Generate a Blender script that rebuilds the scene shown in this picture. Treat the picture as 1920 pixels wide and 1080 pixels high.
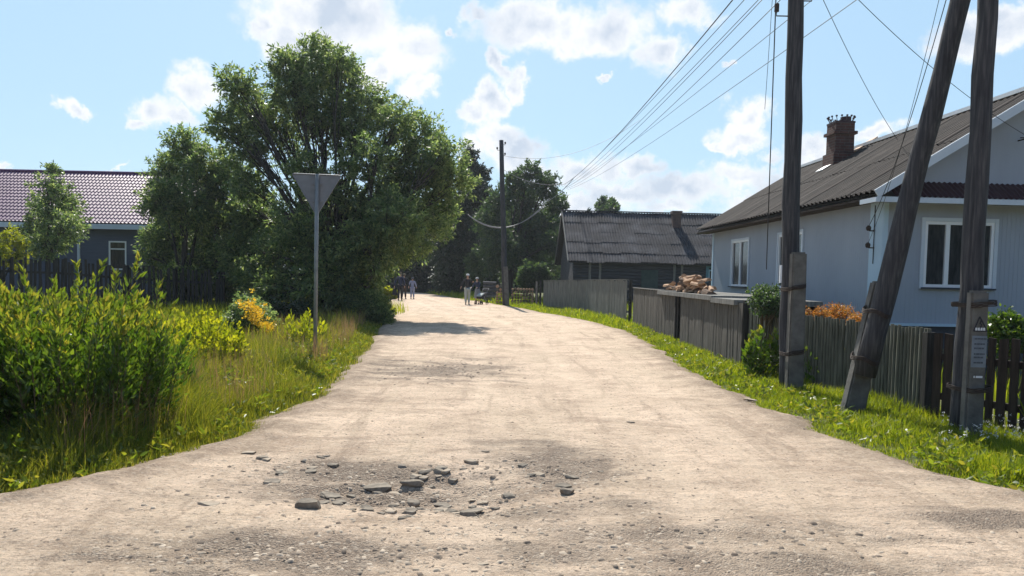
import bpy, bmesh, math, random
import numpy as np
from mathutils import Vector, Matrix, noise
R = math.radians
rng = np.random.default_rng(7); random.seed(7)
for o in list(bpy.data.objects): bpy.data.objects.remove(o)
scn = bpy.context.scene
COL = scn.collection

# ---------------------------------------------------------------- camera
F = 1400.0; PITCH = R(2.9); ROLL = R(1.2); EYE = 1.6; PY0 = 591.0
cd = bpy.data.cameras.new('camera'); cam = bpy.data.objects.new('camera', cd); COL.objects.link(cam)
cd.sensor_width = 36; cd.lens = 36*F/1920; cd.shift_y = (PY0-540)/1920; cd.clip_end = 3000; cd.clip_start = .05
CM = Matrix.Rotation(math.pi/2-PITCH, 3, 'X') @ Matrix.Rotation(ROLL, 3, 'Z')
cam.matrix_world = Matrix.Translation((0, 0, EYE)) @ CM.to_4x4()
scn.camera = cam
scn.render.resolution_x = 1024; scn.render.resolution_y = 576
def ray(px, py): return CM @ Vector(((px-960)/F, (PY0-py)/F, -1))
def P(px, py, Y):                       # the point at depth Y seen at a photo pixel
    d = ray(px, py); return Vector((0, 0, EYE)) + d*(Y/d.y)
def G(px, py, z=0.0):                   # the ground point seen at a photo pixel
    d = ray(px, py); return Vector((0, 0, EYE)) + d*((z-EYE)/d.z)

# ---------------------------------------------------------------- sun, sky, clouds
SUN_AZ, SUN_EL = R(-10), R(48)          # left of +Y
SUN_STR = 5.0; SKY_STR = 0.12; EXPO = 0.48
scn.view_settings.view_transform = 'Standard'; scn.view_settings.look = 'None'
scn.view_settings.exposure = EXPO; scn.view_settings.gamma = 1
sd = bpy.data.lights.new('sun', 'SUN'); sun = bpy.data.objects.new('sun', sd); COL.objects.link(sun)
sd.energy = SUN_STR; sd.angle = R(0.5); sd.color = (1, .95, .87)
sv = Vector((math.sin(SUN_AZ)*math.cos(SUN_EL), math.cos(SUN_AZ)*math.cos(SUN_EL), math.sin(SUN_EL)))
sun.rotation_euler = sv.to_track_quat('Z', 'Y').to_euler()
w = bpy.data.worlds.new('World'); scn.world = w; w.use_nodes = True
nt = w.node_tree; nt.nodes.clear()
def N(t, **k):
    n = nt.nodes.new(t)
    for a, b in k.items(): setattr(n, a, b)
    return n
def L(a, b): nt.links.new(a, b)
def mth(op, a, b=None, clamp=False):
    n = N('ShaderNodeMath', operation=op); n.use_clamp = clamp
    for i, v in enumerate((a, b)):
        if v is None: continue
        if hasattr(v, 'is_linked'): L(v, n.inputs[i])
        else: n.inputs[i].default_value = v
    return n.outputs[0]
sky = N('ShaderNodeTexSky', sky_type='NISHITA', sun_disc=False, sun_elevation=SUN_EL, sun_rotation=SUN_AZ)
sky.air_density = 1.0; sky.dust_density = 1.0; sky.ozone_density = 2.0; sky.altitude = 150
tc = N('ShaderNodeTexCoord'); sep = N('ShaderNodeSeparateXYZ'); L(tc.outputs['Generated'], sep.inputs[0])
az = mth('ARCTAN2', sep.outputs[0], sep.outputs[1]); el = mth('ARCSINE', sep.outputs[2])
comb = N('ShaderNodeCombineXYZ'); L(az, comb.inputs[0]); L(el, comb.inputs[1])
# domain warp for billowy edges
n1 = N('ShaderNodeTexNoise'); n1.inputs['Scale'].default_value = 16; n1.inputs['Detail'].default_value = 8; n1.inputs['Roughness'].default_value = .62
L(tc.outputs['Generated'], n1.inputs[0])
wsub = N('ShaderNodeVectorMath', operation='SUBTRACT'); L(n1.outputs['Color'], wsub.inputs[0]); wsub.inputs[1].default_value = (.5, .5, .5)
wsc = N('ShaderNodeVectorMath', operation='MULTIPLY'); L(wsub.outputs[0], wsc.inputs[0]); wsc.inputs[1].default_value = (.10, .075, 0)
wad = N('ShaderNodeVectorMath', operation='ADD'); L(comb.outputs[0], wad.inputs[0]); L(wsc.outputs[0], wad.inputs[1])
BL = [ # px, py, rx, ry, strength: where the clouds stand in this sky
 (620,40,150,75,1.1),(760,90,80,70,1),(560,85,75,60,1),(780,170,40,32,.9),(500,50,40,50,.9),(700,140,70,45,.8),
 (370,170,62,46,1),(290,205,58,45,.95),(265,240,40,25,.7),(335,215,60,30,.8),(125,208,42,18,.8),(848,52,16,20,.7),
 (1000,45,130,50,1),(1140,60,110,55,.95),(1230,100,60,45,.9),(1060,90,70,30,.7),(1300,30,90,40,.8),(1135,146,26,9,.7),(900,20,50,25,.7),
 (940,112,24,30,.95),(962,145,32,30,.95),(925,180,38,35,1),(905,215,40,35,1),(935,255,60,40,1),(965,290,70,40,1),(890,270,40,40,.8),
 (1100,320,90,40,.95),(1200,310,70,30,.95),(1000,330,80,40,.8),(1300,350,90,45,.9),(1150,365,150,35,.8),(1400,330,70,40,.85),(1260,390,120,30,.7),(1080,395,150,40,.8),(1250,350,110,40,.9),(1420,385,110,40,.8),(1000,370,90,45,.8),
 (1400,220,48,42,1),(1380,265,70,28,1),(1340,280,40,15,.8),(1450,290,60,30,.6),(1370,125,20,12,.7),
 (1540,275,80,35,.9),(1640,250,80,28,.9),(1560,315,130,35,.8),(1450,350,90,40,.6),
 (1850,60,120,42,1),(1920,45,80,35,.9),(1760,75,50,20,.6),(10,308,40,18,.6),(225,312,45,9,.4),
 (-250,120,150,60,1),(-500,250,200,70,.9),(2300,150,200,80,1),(2150,300,150,50,.8),(2700,250,200,80,.9)]
acc = None
for px, py, rx, ry, s in BL:
    d = ray(px, py); a0 = math.atan2(d.x, d.y); e0 = math.atan2(d.z, math.hypot(d.x, d.y))
    k = math.cos(a0)**2
    s1 = N('ShaderNodeVectorMath', operation='SUBTRACT'); L(wad.outputs[0], s1.inputs[0]); s1.inputs[1].default_value = (a0, e0, 0)
    s2 = N('ShaderNodeVectorMath', operation='MULTIPLY'); L(s1.outputs[0], s2.inputs[0]); s2.inputs[1].default_value = (F/rx/k*1.0, F/ry/max(k**.5, .5), 0)
    s3 = N('ShaderNodeVectorMath', operation='LENGTH'); L(s2.outputs[0], s3.inputs[0])
    v = mth('SUBTRACT', s, s3.outputs['Value'])
    acc = v if acc is None else mth('MAXIMUM', acc, v)
# clouds behind and overhead, from noise
n2 = N('ShaderNodeTexNoise'); n2.inputs['Scale'].default_value = 3.2; n2.inputs['Detail'].default_value = 7; n2.inputs['Roughness'].default_value = .58
L(tc.outputs['Generated'], n2.inputs[0])
gen = mth('MULTIPLY', mth('SUBTRACT', n2.outputs[0], .55), 6)
bk = mth('MINIMUM', mth('MULTIPLY', mth('SUBTRACT', mth('ABSOLUTE', az), .85), 3), mth('MULTIPLY', mth('SUBTRACT', 1.7, mth('ABSOLUTE', az)), 3))
gen = mth('MINIMUM', gen, bk)
acc = mth('MAXIMUM', acc, gen)
n3 = N('ShaderNodeTexNoise'); n3.inputs['Scale'].default_value = 34; n3.inputs['Detail'].default_value = 6; n3.inputs['Roughness'].default_value = .6
L(tc.outputs['Generated'], n3.inputs[0])
fld = mth('ADD', acc, mth('MULTIPLY', mth('SUBTRACT', n3.outputs[0], .5), 1.0))
mask = N('ShaderNodeMapRange', interpolation_type='SMOOTHSTEP'); L(fld, mask.inputs[0]); mask.inputs[1].default_value = -.08; mask.inputs[2].default_value = .46
n4 = N('ShaderNodeTexNoise'); n4.inputs['Scale'].default_value = 13; n4.inputs['Detail'].default_value = 6
L(tc.outputs['Generated'], n4.inputs[0])
core = N('ShaderNodeMapRange'); L(mth('ADD', fld, mth('MULTIPLY', mth('SUBTRACT', n4.outputs[0], .5), 2.4)), core.inputs[0])
core.inputs[1].default_value = .30; core.inputs[2].default_value = 1.05
cc = N('ShaderNodeMix', data_type='RGBA'); L(core.outputs[0], cc.inputs[0])
cc.inputs[6].default_value = (6.2, 6.25, 6.4, 1); cc.inputs[7].default_value = (3.7, 4.2, 4.95, 1)
# clear air: the physical sky, a little paler as in thin summer haze
pale = N('ShaderNodeMix', data_type='RGBA')
front = N('ShaderNodeMapRange', interpolation_type='SMOOTHSTEP'); L(mth('ABSOLUTE', az), front.inputs[0]); front.inputs[1].default_value = 1.0; front.inputs[2].default_value = 1.9
front.inputs[3].default_value = .78; front.inputs[4].default_value = .0; L(front.outputs[0], pale.inputs[0])
L(sky.outputs[0], pale.inputs[6]); pale.inputs[7].default_value = (2.85, 4.35, 5.65, 1)
mx = N('ShaderNodeMix', data_type='RGBA'); L(mth('MULTIPLY', mask.outputs[0], .92), mx.inputs[0]); L(pale.outputs[2], mx.inputs[6]); L(cc.outputs[2], mx.inputs[7])
bg = N('ShaderNodeBackground'); L(mx.outputs[2], bg.inputs[0]); bg.inputs[1].default_value = SKY_STR
wo = N('ShaderNodeOutputWorld'); L(bg.outputs[0], wo.inputs[0])

# ---------------------------------------------------------------- helpers
def tag(o, label=None, cat=None, group=None, kind=None):
    if label: o['label'] = label
    if cat: o['category'] = cat
    if group: o['group'] = group
    if kind: o['kind'] = kind
    return o
def empty(name, loc, rz=0.0):
    o = bpy.data.objects.new(name, None); COL.objects.link(o); o.location = loc; o.rotation_euler = (0, 0, rz); o.empty_display_size = .2
    return o
class MB:
    def __init__(s): s.v = []; s.f = []
    def quad(s, a, b, c, d):
        i = len(s.v); s.v += [tuple(a), tuple(b), tuple(c), tuple(d)]; s.f.append((i, i+1, i+2, i+3))
    def poly(s, pts):
        i = len(s.v); s.v += [tuple(p) for p in pts]; s.f.append(tuple(range(i, i+len(pts))))
    def box(s, x0, x1, y0, y1, z0, z1):
        s.prism8([(x0,y0,z0),(x1,y0,z0),(x1,y1,z0),(x0,y1,z0),(x0,y0,z1),(x1,y0,z1),(x1,y1,z1),(x0,y1,z1)])
    def prism8(s, p):
        i = len(s.v); s.v += [tuple(q) for q in p]
        for f in ((3,2,1,0),(4,5,6,7),(0,1,5,4),(1,2,6,5),(2,3,7,6),(3,0,4,7)): s.f.append(tuple(i+k for k in f))
    def beam(s, a, b, wd, ht, up=(0,0,1)):
        a = Vector(a); b = Vector(b); d = (b-a).normalized(); sd_ = d.cross(Vector(up))
        if sd_.length < 1e-4: sd_ = d.cross(Vector((1,0,0)))
        sd_.normalize(); u = sd_.cross(d); sd_ *= wd/2; u *= ht/2
        s.prism8([a-sd_-u, a+sd_-u, b+sd_-u, b-sd_-u, a-sd_+u, a+sd_+u, b+sd_+u, b-sd_+u])
    def tube(s, pts, rad, n=8, cap=True):
        pts = [Vector(p) for p in pts]
        if not hasattr(rad, '__len__'): rad = [rad]*len(pts)
        i0 = len(s.v); ref = None
        for k, p in enumerate(pts):
            d = (pts[min(k+1, len(pts)-1)]-pts[max(k-1, 0)]).normalized()
            if ref is None: ref = d.orthogonal().normalized()
            ref = (ref - d*ref.dot(d))
            ref = ref.normalized() if ref.length > 1e-5 else d.orthogonal().normalized()
            b = d.cross(ref)
            for j in range(n):
                a = 2*math.pi*j/n; s.v.append(tuple(p + (ref*math.cos(a)+b*math.sin(a))*rad[k]))
        for k in range(len(pts)-1):
            for j in range(n):
                a = i0+k*n+j; b2 = i0+k*n+(j+1) % n; s.f.append((a, b2, b2+n, a+n))
        if cap: s.f.append(tuple(i0+j for j in reversed(range(n)))); s.f.append(tuple(i0+(len(pts)-1)*n+j for j in range(n)))
    def build(s, name, m, parent=None, smooth=False):
        me = bpy.data.meshes.new(name); me.from_pydata(s.v, [], s.f); me.materials.append(m)
        if smooth: me.shade_smooth()
        me.update(); o = bpy.data.objects.new(name, me); COL.objects.link(o); o.parent = parent
        return o
def quads(name, V, Fq, m, parent=None, smooth=False):
    V = np.asarray(V, dtype=np.float32).reshape(-1, 3); Fq = np.asarray(Fq, dtype=np.int32).reshape(-1, 4)
    me = bpy.data.meshes.new(name); me.vertices.add(len(V)); me.vertices.foreach_set('co', V.ravel())
    me.loops.add(Fq.size); me.loops.foreach_set('vertex_index', Fq.ravel())
    me.polygons.add(len(Fq)); me.polygons.foreach_set('loop_start', np.arange(0, Fq.size, 4, dtype=np.int32))
    try: me.polygons.foreach_set('loop_total', np.full(len(Fq), 4, dtype=np.int32))
    except Exception: pass
    me.materials.append(m); me.update(calc_edges=True)
    if smooth: me.shade_smooth()
    o = bpy.data.objects.new(name, me); COL.objects.link(o); o.parent = parent
    return o

# ---------------------------------------------------------------- materials
def mat(name, stops, scale=4, detail=6, rough=.85, bump=.3, bscale=None, bdist=.01, stretch=(1,1,1), metallic=0, spec=.3, fac2=None, coord='Object', distort=0):
    m = bpy.data.materials.new(name); m.use_nodes = True; t = m.node_tree; n = t.nodes; l = t.links
    b = n['Principled BSDF']; b.inputs['Roughness'].default_value = rough; b.inputs['Metallic'].default_value = metallic
    b.inputs['Specular IOR Level'].default_value = spec
    tcn = n.new('ShaderNodeTexCoord'); mp = n.new('ShaderNodeMapping'); mp.inputs['Scale'].default_value = stretch
    l.new(tcn.outputs[coord], mp.inputs[0])
    nz = n.new('ShaderNodeTexNoise'); nz.inputs['Scale'].default_value = scale; nz.inputs['Detail'].default_value = detail; nz.inputs['Distortion'].default_value = distort
    nz.inputs['Roughness'].default_value = .62
    l.new(mp.outputs[0], nz.inputs[0])
    cr = n.new('ShaderNodeValToRGB'); l.new(nz.outputs[0], cr.inputs[0])
    e = cr.color_ramp.elements; k = len(stops)
    while len(e) < k: e.new(.5)
    for i, c in enumerate(stops):
        e[i].position = .3+.4*i/max(k-1, 1); e[i].color = (*c, 1)
    l.new(cr.outputs[0], b.inputs['Base Color'])
    if bump:
        nb = n.new('ShaderNodeTexNoise'); nb.inputs['Scale'].default_value = bscale or scale*4; nb.inputs['Detail'].default_value = 8
        l.new(mp.outputs[0], nb.inputs[0])
        bp = n.new('ShaderNodeBump'); bp.inputs['Strength'].default_value = bump; bp.inputs['Distance'].default_value = bdist
        l.new(nb.outputs[0], bp.inputs['Height']); l.new(bp.outputs[0], b.inputs['Normal'])
    return m
def leafmat(name, c1, c2, c3, tr=.45, trc=None, rough=.5, spec=.35):
    m = bpy.data.materials.new(name); m.use_nodes = True; t = m.node_tree; n = t.nodes; l = t.links
    b = n['Principled BSDF']; b.inputs['Roughness'].default_value = rough; b.inputs['Specular IOR Level'].default_value = spec
    g = n.new('ShaderNodeNewGeometry'); cr = n.new('ShaderNodeValToRGB'); l.new(g.outputs['Random Per Island'], cr.inputs[0])
    e = cr.color_ramp.elements; e.new(.5)
    for i, c in enumerate((c1, c2, c3)): e[i].color = (*c, 1)
    e[0].position = 0; e[1].position = .55; e[2].position = 1
    l.new(cr.outputs[0], b.inputs['Base Color'])
    ts = n.new('ShaderNodeBsdfTranslucent'); mu = n.new('ShaderNodeMix'); mu.data_type = 'RGBA'; mu.blend_type = 'MULTIPLY'; mu.inputs[0].default_value = 1
    l.new(cr.outputs[0], mu.inputs[6]); mu.inputs[7].default_value = (*(trc or (2.6, 2.6, 1.2)), 1); l.new(mu.outputs[2], ts.inputs[0])
    mxs = n.new('ShaderNodeMixShader'); mxs.inputs[0].default_value = tr
    l.new(b.outputs[0], mxs.inputs[1]); l.new(ts.outputs[0], mxs.inputs[2]); l.new(mxs.outputs[0], n['Material Output'].inputs[0])
    return m
WOODG = mat('weathered_wood', [(.052,.047,.041),(.108,.097,.083),(.185,.168,.142)], 3, rough=.9, stretch=(9,9,.7), bump=.5)
WOODG2 = mat('weathered_wood_lighter', [(.10,.098,.09),(.18,.175,.16),(.27,.26,.235)], 3, rough=.9, stretch=(9,9,.7), bump=.5)
WOODGR = mat('mossy_wood', [(.06,.063,.048),(.13,.13,.10),(.23,.225,.18)], 3, rough=.9, stretch=(8,8,.6), bump=.5)
WOODD = mat('dark_wood', [(.022,.016,.013),(.045,.032,.025),(.07,.05,.038)], 3, rough=.85, stretch=(8,8,.7), bump=.4)
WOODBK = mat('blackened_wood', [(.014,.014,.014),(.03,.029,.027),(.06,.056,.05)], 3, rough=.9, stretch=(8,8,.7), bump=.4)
POLEW = mat('pole_wood', [(.024,.025,.029),(.045,.046,.052),(.10,.098,.10)], 5, rough=.85, stretch=(7,7,.4), bump=.7, bscale=12, bdist=.012)
CONC = mat('stub_concrete', [(.08,.077,.07),(.14,.135,.122),(.20,.19,.175)], 4, rough=.95, bump=.5, bscale=40)
RUST = mat('rusty_wire', [(.03,.022,.018),(.07,.05,.04)], 30, rough=.8, bump=.3)
WIREM = mat('cable_black', [(.02,.022,.028),(.035,.038,.045)], 10, rough=.5, bump=0)
WIREL = mat('cable_grey', [(.22,.22,.22),(.32,.32,.32)], 10, rough=.5, bump=0)
SIGNM = mat('galvanised_sign_back', [(.16,.165,.18),(.21,.215,.23),(.26,.265,.28)], 3, rough=.55, bump=.1, metallic=.2, bscale=20)
POSTM = mat('galvanised_post', [(.20,.21,.21),(.29,.30,.29)], 8, rough=.5, metallic=.3, bump=.1)
SIDING = mat('blue_grey_siding', [(.29,.325,.385),(.32,.36,.42),(.345,.385,.445)], 1.2, rough=.55, bump=.03, stretch=(1,1,.3), spec=.4)
SIDEW = mat('white_trim', [(.50,.57,.64),(.60,.66,.72)], 2, rough=.5, bump=.05)
SIDEV = mat('corner_board_blue', [(.42,.56,.67),(.48,.62,.72)], 2, rough=.5, bump=.05)
PLINTH = mat('plinth_cement', [(.05,.055,.07),(.08,.085,.10)], 3, rough=.9)
PVC = mat('white_plastic_frame', [(.72,.75,.78),(.80,.82,.84)], 2, rough=.35, bump=0, spec=.5)
SLATE = mat('asbestos_sheet', [(.010,.008,.007),(.025,.019,.016),(.070,.054,.045)], 1.6, rough=.9, bump=.4, bscale=24, stretch=(.45,4.5,.45), detail=8)  # random tone stretched into downslope streaks, painting in the corrugation's weak shading
SLATE2 = mat('old_asbestos_sheet', [(.013,.014,.018),(.032,.032,.039),(.078,.078,.088)], 1.0, rough=.9, bump=.4, bscale=20, detail=9)
TILEM = mat('purple_metal_tile', [(.095,.027,.085),(.12,.036,.11)], 1.0, rough=.42, bump=.03, spec=.4)
BROWNM = mat('brown_corrugated_metal', [(.045,.022,.024),(.065,.032,.034)], 2, rough=.5, bump=.05)
BLUEW = mat('blue_painted_boards', [(.06,.078,.125),(.08,.105,.16)], 2, rough=.7, stretch=(.6,.6,9), bump=.4)
DARKLOG = mat('dark_log_wall', [(.032,.034,.04),(.055,.056,.062),(.085,.085,.09)], 2, rough=.9, stretch=(.5,.5,9), bump=.6)
def brickmat():
    m = bpy.data.materials.new('chimney_brick'); m.use_nodes = True; t = m.node_tree; n = t.nodes; l = t.links
    b = n['Principled BSDF']; b.inputs['Roughness'].default_value = .9
    tcn = n.new('ShaderNodeTexCoord'); s = n.new('ShaderNodeSeparateXYZ'); l.new(tcn.outputs['Object'], s.inputs[0])
    ad = n.new('ShaderNodeMath'); l.new(s.outputs[0], ad.inputs[0]); l.new(s.outputs[1], ad.inputs[1])
    c = n.new('ShaderNodeCombineXYZ'); l.new(ad.outputs[0], c.inputs[0]); l.new(s.outputs[2], c.inputs[1])
    br = n.new('ShaderNodeTexBrick'); l.new(c.outputs[0], br.inputs[0]); br.inputs['Scale'].default_value = 1
    br.inputs['Brick Width'].default_value = .25; br.inputs['Row Height'].default_value = .075; br.inputs['Mortar Size'].default_value = .007
    br.inputs['Color1'].default_value = (.16,.065,.045,1); br.inputs['Color2'].default_value = (.10,.048,.038,1); br.inputs['Mortar'].default_value = (.16,.14,.125,1)
    nz = n.new('ShaderNodeTexNoise'); nz.inputs['Scale'].default_value = 6; l.new(tcn.outputs['Object'], nz.inputs[0])
    mu = n.new('ShaderNodeMix'); mu.data_type = 'RGBA'; mu.blend_type = 'MULTIPLY'; mu.inputs[0].default_value = .7
    l.new(br.outputs[0], mu.inputs[6]); l.new(nz.outputs[0], mu.inputs[7]); 
    l.new(mu.outputs[2], b.inputs['Base Color'])
    bp = n.new('ShaderNodeBump'); bp.inputs['Distance'].default_value = .01; l.new(br.outputs['Fac'], bp.inputs['Height']); bp.invert = True; l.new(bp.outputs[0], b.inputs['Normal'])
    return m
BRICK = brickmat()
GLASS = mat('window_glass', [(.012,.014,.017),(.035,.038,.042),(.06,.063,.066)], 5, rough=.06, bump=.02, bscale=1.5, spec=.5, stretch=(3,3,.6))
FLASH = mat('bright_flashing', [(.6,.6,.6),(.75,.75,.75)], 4, rough=.45, bump=.1, metallic=.2)
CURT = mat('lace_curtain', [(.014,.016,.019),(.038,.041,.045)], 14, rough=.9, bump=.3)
LEAFBIG = leafmat('leaf_broad_willow', (.050,.085,.036), (.100,.148,.066), (.23,.265,.13), .52, (2.3,2.3,1.3), rough=.42, spec=.5)
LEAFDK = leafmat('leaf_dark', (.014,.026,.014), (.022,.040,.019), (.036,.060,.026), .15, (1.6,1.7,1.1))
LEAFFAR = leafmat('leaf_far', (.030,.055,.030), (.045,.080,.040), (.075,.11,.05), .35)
LEAFSH = leafmat('leaf_willow_shrub', (.028,.060,.012), (.052,.100,.018), (.11,.155,.03), .40, (2.5,2.4,.7), rough=.36, spec=.5)
LEAFTIP = leafmat('leaf_young_shoot', (.08,.13,.018), (.14,.19,.028), (.24,.22,.05), .45, (2.1,1.95,.7), rough=.4, spec=.45)
LEAFYL = leafmat('leaf_yellow_green', (.14,.19,.018), (.25,.29,.025), (.38,.39,.04), .45, (1.9,1.75,.5))
LEAFOR = leafmat('leaf_dry_orange', (.30,.11,.03), (.40,.20,.06), (.22,.18,.06), .4, (1.8,1.5,.8))
FLOWY = leafmat('petal_yellow', (.62,.40,.03), (.75,.50,.05), (.80,.60,.10), .4, (1.2,1.1,.6))
FLOWW = leafmat('petal_white', (.6,.6,.58), (.7,.7,.68), (.8,.8,.78), .2, (1,1,1))
GRASSL = leafmat('grass_tall', (.060,.095,.014), (.135,.175,.024), (.25,.245,.055), .42, (2.3,1.95,.7))
GRASSR = leafmat('grass_short', (.075,.12,.014), (.15,.20,.022), (.26,.275,.045), .48, (2.3,2.15,.5))
DRY = leafmat('grass_dry_stalks', (.22,.15,.08), (.32,.22,.12), (.28,.15,.10), .35, (1.4,1.3,1))
BARK = mat('willow_bark', [(.03,.027,.023),(.06,.053,.045)], 6, rough=.95, bump=.8, bscale=20, stretch=(2,2,.5))
STEM = mat('shrub_stem', [(.08,.06,.035),(.13,.10,.05)], 8, rough=.8, bump=.2)

# ---------------------------------------------------------------- road and ground
LE = [(-60,-30),(-40,-16),(0,-15.5),(3.6,-13),(4.2,-7.5),(4.9,-3.9),(5.3,-3.45),(5.8,-3.15),(6.4,-2.95),(7.1,-2.68),(8,-2.66),(9.7,-2.5),(12.3,-2.8),(16,-3.15),(19,-3.6),(28,-4.75),(36,-6.0),(45,-7.7),(55,-10),(63,-14),(69,-24),(74,-34)]
RE = [(-60,30),(-40,22),(0,20),(3.2,14),(4.2,9),(4.9,5.3),(5.5,4.15),(6.1,3.75),(7.5,3.55),(8.9,3.42),(10.3,3.25),(13.3,3.15),(17.5,3.45),(22.6,3.7),(28.5,2.9),(36.5,1.1),(44,-.95),(53,-3.6),(62,-6),(69,-8.5),(74,-12)]
def lef(y): return np.interp(y, [a for a, b in LE], [b for a, b in LE])
def rif(y): return np.interp(y, [a for a, b in RE], [b for a, b in RE])
def edge_n(y, s): return .20*noise.noise(Vector((s, y*1.3, 0))) + .10*noise.noise(Vector((s, y*5, 3))) + .05*noise.noise(Vector((s, y*13, 3)))
PATCH = [(G(760,915),1.35,.62,.11),(G(1060,885),.75,.55,.06),(G(830,695),1.3,1.6,.035),(G(640,880),.9,.35,.02),(G(900,950),.9,.2,.03),(G(500,1050),1.2,.3,.02),(G(1350,1010),1.6,.35,.02)]
def road_z(x, y):
    z = .03 + .030*noise.noise(Vector((x*.45, y*.33, 1))) + .012*noise.noise(Vector((x*1.6, y*1.3, 5)))
    if y < 14: z += .011*noise.noise(Vector((x*4.5, y*4, 9))) + .006*noise.noise(Vector((x*13, y*13, 2)))
    for c, rx, ry, dp in PATCH:
        q = ((x-c.x)/rx)**2 + ((y-c.y)/ry)**2
        if q < 2.4: z -= dp*math.exp(-q*1.6)*(1+.8*noise.noise(Vector((x*3, y*5, 7))))
    return z
ys = np.concatenate([np.linspace(-60, 2.5, 16), 3.0+np.cumsum(np.linspace(.035, .05, 60))*1.0])
y = ys[-1]; ext = []
while y < 74: y += max(.045, y*.008); ext.append(y)
ys = np.concatenate([ys, ext]); ncol = 210
V = []; ED = []; RT = []
def rut(x, y):
    c = (float(lef(y))+float(rif(y)))/2 if y > 7 else .55; c += .35*math.sin(y*.11+.6)+.06*noise.noise(Vector((3, y*.5, 0)))
    return sum(a*math.exp(-((x-c-o)/w_)**2) for o, w_, a in ((-1.05,.20,1),(.45,.20,1),(-.25,.16,.5),(1.35,.18,.6)))*(.6+.8*noise.noise(Vector((x*.8, y*.25, 6)))+.2)

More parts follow.
